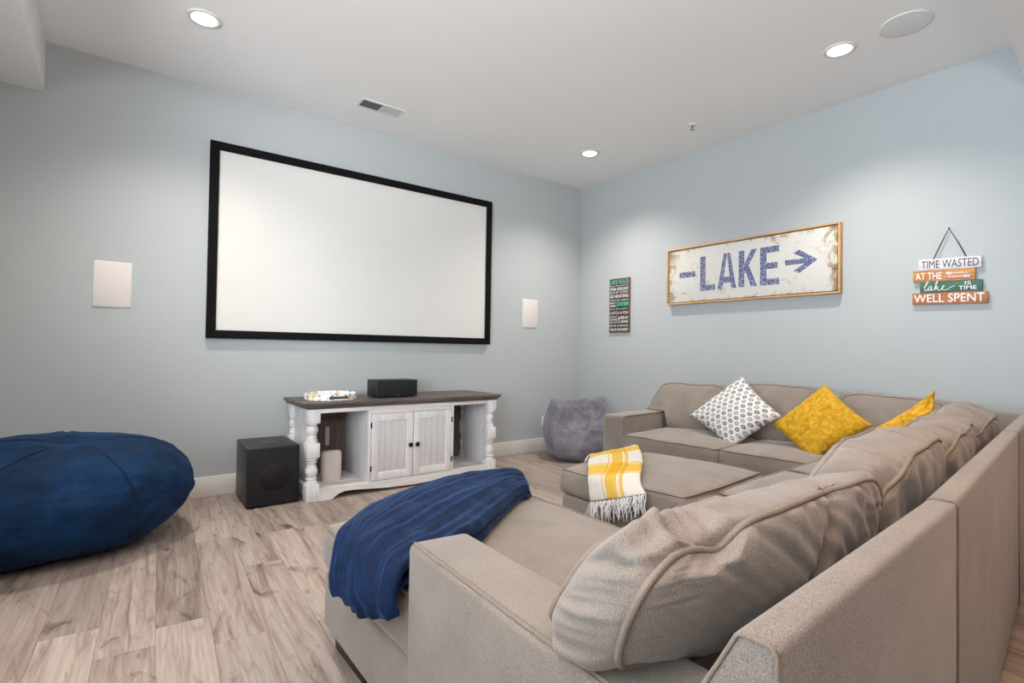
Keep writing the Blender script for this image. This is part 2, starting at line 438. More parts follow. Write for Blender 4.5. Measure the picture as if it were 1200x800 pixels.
downlight(-.80, -3.10, 'round recessed ceiling light beside the round ceiling speaker')
downlight(-4.0, -3.1, '', False, 80); downlight(-2.2, -4.5, '', False, 62, (1, .52, .22), 2.74); downlight(-3.9, -4.6, '', False, 24, (1, .52, .22), 2.74)

t = thing('ceiling_speaker', (-.79, -3.445, H), 'large round flush speaker in the ceiling above the sofa', 'speaker')
bm = bmesh.new(); lathe(bm, -.79, -3.445, [(.118, H-.001), (.128, H-.001), (.127, H-.006), (.119, H-.007)], 48); finish('rim', bm, M['vent_white'], t)
bm = bmesh.new(); lathe(bm, -.79, -3.445, [(.118, H-.001), (.1178, H-.005)], 48); finish('grille', bm, M['grille_grey'], t, False, label='grey perforated round grille')

t = thing('ceiling_vent', (-2.74, -.485, H), 'white rectangular air vent in the ceiling above the screen', 'vent')
vx0, vx1, vy0, vy1 = -2.905, -2.575, -.55, -.425
bm = bmesh.new()
for a, b in (((vx0-.018, vy0-.018), (vx1+.018, vy0)), ((vx0-.018, vy1), (vx1+.018, vy1+.018)), ((vx0-.018, vy0), (vx0, vy1)), ((vx1, vy0), (vx1+.018, vy1)), ((-2.744, vy0), (-2.736, vy1))):
    box(bm, (a[0], a[1], H-.006), (b[0], b[1], H-.0005))
finish('frame', bm, M['vent_white'], t, False)
B('duct', (vx0, vy0, H-.0015), (vx1, vy1, H-.0005), M['vent_dark'], t, r=0, label='dark opening')
for side, x0, x1, tilt in ((0, vx0, -2.744, -.5), (1, -2.736, vx1, .5)):
    for k in range(13):
        x = x0+(x1-x0)*(k+.5)/13
        bm = bmesh.new(); d = .0045*tilt*2
        vs = [(x-.0008, -.0005), (x+.0008, -.0005), (x+.0008+d, -.006), (x-.0008+d, -.006)]
        loft(bm, [(a, vy0, H+z) for a, z in vs], [(a, vy1, H+z) for a, z in vs])
        finish('slat', bm, M['vent_white'], t, False)
t = thing('sprinkler_head', (-.55, -1.87, H), 'small metal sprinkler head hanging from the ceiling near the right wall', 'sprinkler')
bm = bmesh.new(); lathe(bm, -.55, -1.87, [(.034, H-.0005), (.034, H-.003), (.012, H-.008)], 20); finish('cover_plate', bm, M['vent_white'], t)
bm = bmesh.new(); lathe(bm, -.55, -1.87, [(.008, H-.006), (.008, H-.03), (.003, H-.034), (.003, H-.042), (.016, H-.043), (.016, H-.045)], 14); finish('deflector', bm, M['brass'], t, label='metal deflector')

# ------------------------------------------------------------------ projection screen
t = thing('projection_screen', (-2.6, -.02, 1.175), 'large white projection screen in a black frame above the console', 'screen')
X0, X1, Z0, Z1 = -3.871, -1.325, 1.175, 2.646; fw = .062
for nm, qs in (('top', [(X0, Z1), (X1, Z1), (X1-fw, Z1-fw), (X0+fw, Z1-fw)]), ('b', [(X0, Z0), (X1, Z0), (X1-fw, Z0+fw), (X0+fw, Z0+fw)]),
               ('l', [(X0, Z0), (X0, Z1), (X0+fw, Z1-fw), (X0+fw, Z0+fw)]), ('r', [(X1, Z0), (X1, Z1), (X1-fw, Z1-fw), (X1-fw, Z0+fw)])):
    bm = bmesh.new(); loft(bm, [(x, -.046, z) for x, z in qs], [(x, -.010, z) for x, z in qs]); bev(bm, .004, 2); finish('frame_rail', bm, M['black'], t, angle=40)
B('canvas', (X0+fw-.01, -.028, Z0+fw-.01), (X1-fw+.01, -.022, Z1-fw+.01), M['screen'], t, r=0, label='blank white screen fabric')

def wall_speaker(x0, x1, z0, z1, label):
    t = thing('wall_speaker', ((x0+x1)/2, 0, z0), label, 'speaker', 'flush wall speakers beside the screen')
    B('trim_frame', (x0, -.007, z0), (x1, -.0004, z1), M['vent_white'], t, r=.003)
    B('grille', (x0+.005, -.0095, z0+.005), (x1-.005, -.006, z1-.005), M['grille_white'], t, r=.002, label='off-white perforated grille')
wall_speaker(-4.529, -4.322, 1.370, 1.679, 'rectangular white speaker panel flush in the wall left of the screen')
wall_speaker(-.878, -.664, 1.369, 1.677, 'rectangular white speaker panel flush in the wall between screen and corner')

t = thing('wall_outlet', (-.545, 0, .27), 'white power outlet low on the wall behind the grey bean bag', 'outlet')
B('cover_plate', (-.583, -.006, .27), (-.507, -.0004, .388), M['outlet'], t, r=.002)
for z in (.302, .356):
    bm = bmesh.new(); lathe(bm, -.545, z, [(.0165, -.0055), (.0165, -.0085), (.012, -.0088)], 16, 'y'); o = finish('socket', bm, M['outlet'], t)
    B('slot', (-.552, -.0095, z-.004), (-.550, -.0088, z+.006), M['slot'], o, r=0); B('slot', (-.540, -.0095, z-.004), (-.538, -.0088, z+.006), M['slot'], o, r=0)

# ------------------------------------------------------------------ lettering
def fit_mesh(me, y0, y1, z0, z1, x, depth):
    vs = me.vertices; ax = [v.co.x for v in vs]; ay = [v.co.y for v in vs]; az = [v.co.z for v in vs]
    mx, Mx, my, My = min(ax), max(ax), min(ay), max(ay)
    for v in vs:
        u = (v.co.x-mx)/(Mx-mx); w_ = (v.co.y-my)/(My-my)
        v.co = (x - (depth if v.co.z > 0 else 0), y0+(y1-y0)*u, z0+(z1-z0)*w_)
def text(s, y0, y1, z0, z1, x, mat, parent, bold=0.0, shear=0, depth=.0012, name='lettering', tilt=0):
    cu = bpy.data.curves.new('txt', 'FONT'); cu.body = s; cu.offset = bold; cu.shear = shear; cu.extrude = .01; cu.resolution_u = 3
    ob = bpy.data.objects.new('txt', cu); COL.objects.link(ob)
    bpy.context.view_layer.update()
    me = bpy.data.meshes.new_from_object(ob.evaluated_get(bpy.context.evaluated_depsgraph_get()))
    bpy.data.objects.remove(ob); bpy.data.curves.remove(cu)
    fit_mesh(me, y0, y1, z0, z1, x, depth)
    bm = bmesh.new(); bm.from_mesh(me); bpy.data.meshes.remove(me)
    if tilt:
        for v in bm.verts: v.co.z += (v.co.y-y0)*tilt
    return finish(name, bm, mat, parent, False)
def letter(polys, y0, y1, z0, z1, x, mat, parent, name='lettering'):
    bm = bmesh.new()
    for k, poly in enumerate(polys):
        pts = [(y0+(y1-y0)*u, z0+(z1-z0)*v) for u, v in poly]
        loft(bm, [(x+.0002, a, b) for a, b in pts], [(x-.0008-.0003*k, a, b) for a, b in pts])
    return finish(name, bm, mat, parent, False)

# ------------------------------------------------------------------ LAKE sign
def distressed(name, ink, paper, lo, hi, scale=38):
    m, t, b = base_mat(name, .8, ink)
    n = noise_node(t, scale, 6, objcoord(t, (1, 1, 1.2)), .75, .5)
    r = N(t, 'ShaderNodeMapRange'); r.inputs['From Min'].default_value = lo; r.inputs['From Max'].default_value = hi
    t.links.new(n.outputs['Fac'], r.inputs['Value']); t.links.new(mixc(t, r.outputs[0], ink, paper), b.inputs['Base Color'])
    return m
M['ink'] = distressed('worn_navy_ink', (62, 72, 116), (184, 186, 196), .48, .62, 70)
def sign_board_mat():
    m, t, b = base_mat('worn_white_board', .8, (228, 224, 218))
    tc = N(t, 'ShaderNodeTexCoord'); g = N(t, 'ShaderNodeSeparateXYZ'); t.links.new(tc.outputs['Generated'], g.inputs[0])
    def edge(o, s):
        a = math_n(t, 'ABSOLUTE', math_n(t, 'SUBTRACT', g.outputs[o], .5)); return math_n(t, 'POWER', math_n(t, 'MULTIPLY', a, 2), s)
    e = math_n(t, 'MAXIMUM', edge('Y', 9), math_n(t, 'MULTIPLY', edge('Z', 7), .55))
    n = noise_node(t, 9, 7, objcoord(t), .8, .8); n2 = noise_node(t, 3.5, 3, objcoord(t))
    s = math_n(t, 'ADD', math_n(t, 'MULTIPLY', e, .22), n.outputs['Fac'])
    s = math_n(t, 'ADD', s, math_n(t, 'MULTIPLY', n2.outputs['Fac'], .16))
    c = ramp(t, s, [(.66, (206, 202, 196)), (.71, (190, 184, 168)), (.79, (160, 136, 108)), (.9, (116, 94, 76))])
    t.links.new(c, b.inputs['Base Color']); return m
M['sign_board'] = sign_board_mat()
M['oak_frame'] = wood('light_oak_frame', (214, 170, 112), (176, 128, 74), .5, (40, 4, 40))
M['sign_gap'] = plain('dark_frame_gap', (78, 48, 26), .8)
t = thing('lake_sign', (-.03, -2.04, 1.58), 'long framed white sign reading LAKE with a navy arrow on the right wall', 'sign')
sy0, sy1, sz0, sz1 = -1.262, -2.822, 1.588, 2.130
for a, b in (((sy0, sz1-.014), (sy1, sz1)), ((sy0, sz0), (sy1, sz0+.014)), ((sy0, sz0+.014), (sy0-.014, sz1-.014)), ((sy1+.014, sz0+.014), (sy1, sz1-.014))):
    B('frame_rail', (-.055, a[0], a[1]), (-.006, b[0], b[1]), M['oak_frame'], t, r=.002)
B('backing', (-.018, sy0-.0141, sz0+.0141), (-.008, sy1+.0141, sz1-.0141), M['sign_gap'], t, r=0, label='dark recess inside the frame')
B('board', (-.046, sy0-.021, sz0+.021), (-.0181, sy1+.021, sz1-.021), M['sign_board'], t, r=.002, label='worn white board')
XF = -.0462
L_ = [[(0, 0), (1, 0), (1, .17), (.36, .17), (.36, 1), (0, 1)]]
A_ = [[(0, 0), (.26, 0), (.5, 1), (.33, 1)], [(1, 0), (.74, 0), (.5, 1), (.67, 1)], [(.2, .17), (.8, .17), (.76, .33), (.24, .33)]]
K_ = [[(0, 0), (.31, 0), (.31, 1), (0, 1)], [(.31, .36), (.31, .62), (.68, 1), (1, 1)], [(.31, .52), (.50, .66), (1, 0), (.68, 0)]]
E_ = [[(0, 0), (1, 0), (1, .16), (.34, .16), (.34, .42), (.92, .42), (.92, .58), (.34, .58), (.34, .84), (1, .84), (1, 1), (0, 1)]]
letter([[(0, 0), (1, 0), (1, 1), (0, 1)]], -1.405, -1.575, 1.840, 1.893, XF, M['ink'], t)
letter(L_, -1.629, -1.782, 1.698, 2.018, XF, M['ink'], t)
letter(A_, -1.808, -1.986, 1.700, 2.018, XF, M['ink'], t)
letter(K_, -2.010, -2.175, 1.700, 2.018, XF, M['ink'], t)
letter(E_, -2.202, -2.362, 1.698, 2.020, XF, M['ink'], t)
letter([[(0, .39), (.62, .39), (.62, .61), (0, .61)], [(.27, .88), (.45, 1), (1, .52), (1, .48), (.80, .48)], [(.27, .12), (.45, 0), (1, .48), (1, .52), (.80, .52)], [(.60, .38), (.85, .5), (.60, .62)]],
       -2.409, -2.655, 1.770, 1.960, XF, M['ink'], t, 'arrow')

# ------------------------------------------------------------------ lake rules sign
M['rules_board'] = plain('black_brown_board', (58, 50, 48), .7, var=.2, bscale=30)
M['rules_edge'] = plain('brown_board_edge', (138, 98, 78), .7, var=.2)
M['teal'] = plain('teal_lettering', (60, 190, 160), .7); M['cream'] = plain('cream_lettering', (222, 214, 208), .7)
M['green_ink'] = plain('sage_lettering', (108, 178, 150), .7)
t = thing('rules_sign', (-.012, -.615, 1.33), 'small dark vertical sign of lake rules left of the long white sign', 'sign')
ry0, ry1, rz0, rz1 = -.474, -.764, 1.330, 1.924
B('edge_frame', (-.020, ry0, rz0), (-.001, ry1, rz1), M['rules_edge'], t, r=.006, label='brown wooden edge')
pw = (ry0-ry1-.012)/3
for k in range(3):
    B('board', (-.0225, ry0-.006-k*pw-.0008, rz0+.006), (-.0195, ry0-.006-(k+1)*pw+.0008, rz1-.006), M['rules_board'], t, r=.0006)
XR = -.0228
rows = [('LAKE RULES', 0, 1, .895, .975, 'green_ink', .012), ('Enjoy the fresh air', 0, 1, .845, .877, 'cream', 0), ('WEAR REPELLENT', 0, 1, .775, .830, 'cream', .012),
        ('BE IN BY SUNSET', 0, 1, .722, .758, 'cream', 0), ('GO BOATING', 0, 1, .640, .700, 'cream', .02), ('Take in the sunshine', 0, 1, .585, .617, 'cream', 0),
        ('PLAY', 0, .32, .530, .565, 'cream', .02), ('GAMES', 0, .32, .478, .512, 'cream', .02), ('SWIM', .37, 1, .478, .565, 'teal', .025),
        ('Enjoy the weather', 0, 1, .418, .450, 'cream', 0), ('CATCH A FISH', 0, 1, .335, .390, 'cream', 0), ('ENJOY', 0, .42, .272, .305, 'cream', .012), ('NATURE', 0, .42, .222, .258, 'cream', .012),
        ('HAVE FUN', 0, .42, .172, .206, 'cream', 0), ('RELAX', .60, 1, .245, .300, 'cream', .02), ('UNWIND', .60, 1, .172, .222, 'cream', .012), ('READ A BOOK', 0, 1, .108, .145, 'cream', 0), ('TAKE IN OUR SUNSET', 0, 1, .030, .080, 'cream', .012)]
a0, a1 = ry0-.014, ry1+.014
for s, u0, u1, v0, v1, mt, bd in rows:
    text(s, a0+(a1-a0)*u0, a0+(a1-a0)*u1, rz0+(rz1-rz0)*v0, rz0+(rz1-rz0)*v1, XR, M[mt], t, bd)
letter([[(.3, 0), (.7, 0), (.7, .55), (1, .7), (.5, 1), (0, .7), (.3, .55)]], a0+(a1-a0)*.46, a0+(a1-a0)*.56, rz0+.17*(rz1-rz0), rz0+.30*(rz1-rz0), XR, M['cream'], t, 'paddle_mark')

# ------------------------------------------------------------------ hanging plank sign
M['tw_white'] = wood('chalk_white_board', (226, 224, 224), (190, 184, 184), .7, (40, 4, 40))
M['tw_brown'] = wood('honey_brown_board', (206, 144, 76), (150, 88, 44), .6, (40, 5, 60))
M['tw_brown2'] = wood('walnut_brown_board', (184, 120, 74), (134, 82, 48), .6, (40, 5, 60))
M['tw_green'] = wood('forest_green_board', (72, 112, 92), (54, 88, 72), .7, (40, 5, 40))
M['tw_ink'] = plain('dark_ink', (58, 50, 56), .7)
M['tw_wh'] = plain('white_ink', (236, 234, 236), .7)
t = thing('hanging_plank_sign', (-.02, -3.46, 1.467), 'stacked wooden plank sign hung by a rope at the far right of the wall', 'sign')
sl = .03
def board(y0, y1, z0, z1, mat, label, xf=-.024):
    bm = bmesh.new(); dz = (y1-y0)*sl
    q = [(y0, z0), (y1, z0+dz), (y1, z1+dz), (y0, z1)]
    loft(bm, [(-.008, a, b) for a, b in q], [(xf, a, b) for a, b in q]); bev(bm, .0015, 2)
    return finish('board', bm, M[mat], t, True, label, angle=40)
board(-3.301, -3.630, 1.703, 1.777, 'tw_white', 'white board'); text('TIME WASTED', -3.318, -3.617, 1.714, 1.766, -.0243, M['tw_ink'], t, .0, tilt=sl)
board(-3.270, -3.600, 1.627, 1.7025, 'tw_brown', 'honey brown board'); text('AT THE', -3.286, -3.428, 1.640, 1.687, -.0243, M['tw_wh'], t, .0, tilt=sl)
board(-3.308, -3.634, 1.551, 1.6265, 'tw_green', 'forest green board', -.022)

cur = [(0.02, .42), (.06, .45), (.115, .62), (.165, .9), (.15, 1.0), (.11, .85), (.075, .5), (.06, .15), (.085, .03), (.13, .12), (.17, .30), (.215, .47), (.265, .50), (.225, .50), (.185, .36), (.17, .15), (.195, .06), (.235, .20), (.275, .47), (.262, .20), (.275, .06),
       (.31, .10), (.36, .30), (.43, .75), (.455, .97), (.43, 1.0), (.40, .7), (.375, .05), (.39, .28), (.43, .46), (.465, .42), (.45, .30), (.41, .27), (.45, .18), (.48, .05), (.52, .06), (.57, .20), (.63, .38), (.645, .50), (.61, .50), (.585, .30), (.60, .10), (.65, .05), (.74, .14), (.86, .36), (1, .46)]
bm = bmesh.new(); cp = [Vector((-.0235, -3.325+(-3.505+3.325)*u, 1.560+.066*v-(.18*u)*sl)) for u, v in cur]; cq = []
for k in range(len(cp)-1):
    g_ = lambda i: cp[max(0, min(len(cp)-1, i))]
    for q_ in range(3):
        t_ = q_/3; p0, p1, p2, p3 = g_(k-1), g_(k), g_(k+1), g_(k+2)
        cq.append(.5*((2*p1)+(-p0+p2)*t_+(2*p0-5*p1+4*p2-p3)*t_*t_+(-p0+3*p1-3*p2+p3)*t_**3))
tube(bm, cq, .0021, 6); finish('lettering', bm, M['tw_wh'], t)
text("IS", -3.548, -3.578, 1.587, 1.611, -.0223, M['tw_wh'], t, .0, tilt=sl); text('TIME', -3.516, -3.606, 1.557, 1.582, -.0223, M['tw_wh'], t, .01, tilt=sl)
board(-3.266, -3.661, 1.473, 1.5505, 'tw_brown2', 'walnut brown board'); text('WELL SPENT', -3.276, -3.645, 1.486, 1.541, -.0243, M['tw_wh'], t, .0, tilt=sl)
for zc, s in ((1.676, 1), (1.652, -1)):
    ya, yb = (-3.45, -3.575) if s > 0 else (-3.575, -3.45)
    e = .02*(1 if s > 0 else -1)
    bm = bmesh.new()
    for pts in ([(ya, zc-.002), (yb, zc-.002), (yb, zc+.002), (ya, zc+.002)], [(yb, zc), (yb+e, zc+.007), (yb+e, zc-.007)], [(ya, zc-.007), (ya-e*1.6, zc-.007), (ya-e*1.2, zc), (ya-e*1.6, zc+.007), (ya, zc+.007), (ya-e*.3, zc)]):
        pts = [(a, b+(a+3.27)*sl) for a, b in pts]
        loft(bm, [(-.0243, a, b) for a, b in pts], [(-.0253, a, b) for a, b in pts])
    finish('arrow', bm, M['tw_wh'], t, False)
bm = bmesh.new(); tube(bm, [(-.02, -3.379, 1.765), (-.018, -3.42, 1.868), (-.014, -3.464, 1.970), (-.018, -3.51, 1.875), (-.02, -3.556, 1.765)], .0035, 6); finish('rope', bm, M['dash'], t, label='grey rope hanger')
bm = bmesh.new(); tube(bm, [(-.0005, -3.464, 1.966), (-.018, -3.464, 1.968), (-.018, -3.464, 1.976)], .003, 8); finish('nail', bm, M['iron'], t)

# ------------------------------------------------------------------ media console
t = thing('media_console', (-2.455, -.31, 0), 'distressed white media console with turned legs and dark wood top under the screen', 'console')
cx0, cx1, cyf, cyb = -3.288, -1.622, -.585, -.05
bm = bmesh.new()
prof = [(0, .670), (.010, .672), (.016, .684), (.026, .694), (.030, .716), (0, .716)]   # moulded edge: (outward, z)
rings = []
for o_, z in ((.0, .668), (.008, .672), (.012, .684), (.024, .692), (.030, .700), (.030, .714), (.028, .7165)):
    rings.append([bm.verts.new(p) for p in ((cx0-o_, cyf-o_, z), (cx1+o_, cyf-o_, z), (cx1+o_, cyb+.02, z), (cx0-o_, cyb+.02, z))])
for a, b in zip(rings, rings[1:]):
    for k in range(4): bm.faces.new((a[k], a[(k+1) % 4], b[(k+1) % 4], b[k]))
bm.faces.new(rings[0][::-1]); bm.faces.new(rings[-1])
top = finish('top', bm, M['dark_wood'], t, True, 'dark weathered wood top', angle=30)
def turned_leg(x0, y0, s=.092):
    bm = bmesh.new(); cx, cy = x0+s/2, y0+s/2
    for z0, z1 in ((0, .128), (.318, .420), (.566, .668)):
        b2 = bmesh.new(); box(b2, (x0, y0, z0), (x0+s, y0+s, z1)); bev(b2, .004, 2)
        me = bpy.data.meshes.new('x'); b2.to_mesh(me); b2.free(); bm.from_mesh(me); bpy.data.meshes.remove(me)
    def sp(z0, z1, pr):
        lathe(bm, cx, cy, [(r*s/.092, z0+(z1-z0)*v) for v, r in pr], 24)
    q = [(0, .040), (.05, .043), (.09, .036), (.13, .030), (.18, .041), (.24, .032), (.30, .036), (.40, .044), (.52, .043), (.64, .034), (.74, .028), (.80, .038), (.85, .029), (.90, .042), (.95, .042), (1, .036)]
    sp(.128, .318, q); q2 = [(0, .040), (.06, .043), (.10, .034), (.16, .041), (.22, .030), (.28, .036), (.36, .030), (.5, .038), (.66, .044), (.78, .038), (.86, .030), (.92, .041), (1, .038)]
    sp(.420, .566, q2)
    return finish('leg', bm, M['white_wood'], t, True, angle=35)
turned_leg(cx0, cyf); turned_leg(cx1-.092, cyf); turned_leg(cx0+.0, cyb-.075, .075); turned_leg(cx1-.075, cyb-.075, .075)
B('side_panel', (cx0+.035, cyf+.09, .03), (cx0+.060, cyb-.02, .668), M['white_wood'], t)
B('side_panel', (cx1-.060, cyf+.09, .03), (cx1-.035, cyb-.02, .668), M['white_wood'], t)
B('side_rail', (cx0+.01, cyf+.09, .02), (cx0+.04, cyb-.07, .11), M['white_wood'], t); B('side_rail', (cx1-.04, cyf+.09, .02), (cx1-.01, cyb-.07, .11), M['white_wood'], t)
B('back_panel', (cx0+.055, cyb-.018, .085), (cx1-.055, cyb-.006, .667), M['brown_back'], t, label='dark brown back panel')
bm = bmesh.new(); b_pts = []
cxs = -2.978
for k in range(24):
    a = math.pi*k/12; b_pts.append((cxs+.017*math.cos(a), .385 + (.062 if math.sin(a) >= 0 else -.062)+.017*math.sin(a)))
loft(bm, [(x, cyb-.0215, z) for x, z in b_pts], [(x, cyb-.0185, z) for x, z in b_pts]); finish('cable_slot', bm, M['plastic'], t, True, 'pale rounded cable slot in the back panel', angle=40)
# top rail, bottom shelf with boards, arched plinth rail
B('top_rail', (cx0+.092, cyf+.006, .637), (cx1-.092, cyf+.028, .668), M['white_wood_h'], t)
for k in range(4):
    y0 = cyf+.028+k*.120
    B('shelf_board', (cx0+.060, y0, .066), (cx1-.060, min(y0+.1185, cyb-.0185), .0845), M['white_wood_h'], t, r=.0015)
pts = [(0, 0), (.092, 0), (.105, .008), (.135, .030), (.18, .046), (.24, .047), (.36, .036), (.52, .022), (.72, .016)]
xa, xb = cx0+.092, cx1-.092; Lh = (xb-xa)/2
lower = [(xa + x/.72*Lh*1.0, z) for x, z in pts]; lower = lower + [(xa+xb-x, z) for x, z in lower[::-1][1:]]
bm = bmesh.new(); poly = lower + [(xb, .086), (xa, .086)]
loft(bm, [(x, cyf+.004, z) for x, z in poly], [(x, cyf+.026, z) for x, z in poly]); finish('plinth_rail', bm, M['white_wood_h'], t, True, angle=30)
for x0 in (-2.826, -2.096+.012):
    B('divider', (x0, cyf+.008, .086), (x0+.020, cyb-.019, .637), M['white_wood'], t)
B('face_rail', (-2.806, cyf+.006, .607), (-2.085, cyf+.028, .637), M['white_wood_h'], t)
def door(x0, x1, hinge, kx):
    z0, z1 = .090, .605; s = .058; yf = cyf+.004
    d = thing_part = bpy.data.objects.new('door', None)
    bm = bmesh.new()
    for a, b in (((x0, z0), (x0+s, z1)), ((x1-s, z0), (x1, z1)), ((x0+s, z1-s), (x1-s, z1)), ((x0+s, z0), (x1-s, z0+s))):
        b2 = bmesh.new(); box(b2, (a[0], yf, a[1]), (b[0], yf+.020, b[1])); bev(b2, .0018, 2)
        me = bpy.data.meshes.new('x'); b2.to_mesh(me); b2.free(); bm.from_mesh(me); bpy.data.meshes.remove(me)
    bpy.data.objects.remove(d)
    d = finish('door', bm, M['white_wood'], t, True, angle=35)
    wv = (x1-x0-2*s)/4
    for k in range(4): B('panel_board', (x0+s+k*wv, yf+.009, z0+s), (x0+s+(k+1)*wv, yf+.016, z1-s), M['panel_wood'], d, r=.0005)
    for z in (.185, .520):
        B('hinge', (hinge-.006, yf-.003, z-.022), (hinge+.006, yf+.001, z+.022), M['iron'], d, r=.001, label='black iron hinge')
    bm = bmesh.new(); lathe(bm, kx, .343, [(.006, yf), (.007, yf-.012), (.017, yf-.016), (.019, yf-.022), (.014, yf-.028), (.004, yf-.030)], 20, 'y'); finish('knob', bm, M['iron'], d, label='round black knob')
door(-2.803, -2.450, -2.806, -2.480); door(-2.444, -2.088, -2.085, -2.418)

# things on and in the console
t = thing('mosaic_tray', (-3.05, -.36, .7165), 'round white mosaic tray with handle slot on the console top', 'tray')
def mosaic():
    m, tt, b = base_mat('mosaic_tiles', .25, (230, 226, 220))
    v = N(tt, 'ShaderNodeTexVoronoi'); v.inputs['Scale'].default_value = 55; tt.links.new(objcoord(tt), v.inputs['Vector'])
    sp = N(tt, 'ShaderNodeSeparateColor'); tt.links.new(v.outputs['Color'], sp.inputs[0])
    c = ramp(tt, sp.outputs[0], [(0, (232, 229, 224)), (.6, (236, 232, 226)), (.7, (214, 170, 96)), (.84, (190, 196, 190)), (.93, (70, 128, 140))])
    for n in tt.nodes:
        if n.type == 'VALTORGB': n.color_ramp.interpolation = 'CONSTANT'
    tt.links.new(c, b.inputs['Base Color']); return m
M['mosaic'] = mosaic()
M['tray_in'] = plain('glossy_tray_base', (205, 205, 200), .2)
bm = bmesh.new(); z = .7167; lathe(bm, -3.05, -.36, [(.190, z), (.196, z+.004), (.198, z+.046), (.194, z+.052), (.186, z+.052), (.183, z+.046), (.182, z+.008), (.16, z+.007)], 56); finish('rim', bm, M['mosaic'], t, angle=50)
bm = bmesh.new(); lathe(bm, -3.05, -.36, [(.1815, z+.0072), (.1815, z+.010), (.1, z+.0102)], 56); finish('base', bm, M['tray_in'], t)
bm = bmesh.new(); pts = []
for k in range(9):
    a = math.radians(-112+k*5); pts.append((-3.05+.1975*math.cos(a), -.36+.1975*math.sin(a), z+.028))
tube(bm, pts, .009, 8); finish('handle_slot', bm, M['slot'], t, label='dark handle cut-out')

t = thing('centre_speaker', (-2.47, -.33, .7165), 'small black rectangular speaker on the console top', 'speaker')
sp = [(-2.715, -.450), (-2.352, -.450), (-2.352, -.25), (-2.715, -.25)]
P('cabinet', sp, .7235, .860, M['speaker_black'], t, r=.005)
B('grille', (-2.708, -.459, .730), (-2.359, -.4505, .853), M['grille'], t, r=.004)
B('badge', (-2.55, -.4615, .7345), (-2.515, -.4595, .7385), M['brass'], t, r=0, label='tiny metal badge')
for x in (-2.69, -2.38):
    for y in (-.43, -.27): bm = bmesh.new(); lathe(bm, x, y, [(.009, .7166), (.009, .7236)], 12); finish('foot', bm, M['slot'], t)

t = thing('router', (-3.035, -.35, .0845), 'white upright router on the left shelf of the console', 'router')
bm = bmesh.new()
hs = [(0, .070, .040), (.012, .076, .044), (.10, .078, .045), (.20, .077, .043), (.222, .072, .038), (.232, .060, .028)]
rings = []
for dz, a_, b_ in hs:
    ring = []
    for k in range(32):
        an = 2*math.pi*k/32; c_, s_ = math.cos(an), math.sin(an)
        ring.append(bm.verts.new((-3.035+a_*math.copysign(abs(c_)**.6, c_), -.35+b_*math.copysign(abs(s_)**.7, s_), .0848+dz)))
    rings.append(ring)
for a, b in zip(rings, rings[1:]):
    for k in range(32): bm.faces.new((a[k], a[(k+1) % 32], b[(k+1) % 32], b[k]))
bm.faces.new(rings[0][::-1]); bm.faces.new(rings[-1]); finish('casing', bm, M['plastic'], t, angle=60)
bm = bmesh.new(); tube(bm, [(-2.965, -.33, .16), (-2.945, -.31, .185), (-2.935, -.27, .17), (-2.94, -.24, .12), (-2.96, -.20, .092), (-2.99, -.12, .089)], .003, 6); finish('cable', bm, M['plastic'], t)

t = thing('subwoofer', (-3.475, -.27, 0), 'black cube subwoofer on the floor left of the console', 'speaker')
fp = [(-3.668, -.512), (-3.318, -.512), (-3.312, -.045), (-3.650, -.045)]
P('cabinet', fp, .010, .414, M['speaker_black'], t, r=.006)
B('grille', (-3.664, -.526, .014), (-3.322, -.513, .410), M['grille'], t, r=.006)
bm = bmesh.new(); lathe(bm, -3.49, .205, [(.1005, -.5255), (.100, -.5264)], 48, 'y'); finish('driver', bm, M['driver'], t, label='dim brown round driver behind the grille')
for x in (-3.63, -3.35):
    for y in (-.48, -.08): bm = bmesh.new(); lathe(bm, x, y, [(.015, 0), (.015, .0105)], 12); finish('foot', bm, M['slot'], t)
B('control_panel', (-3.53, -.30, .4145), (-3.44, -.27, .4155), M['brass'], t, r=0, label='small control marks on the top')

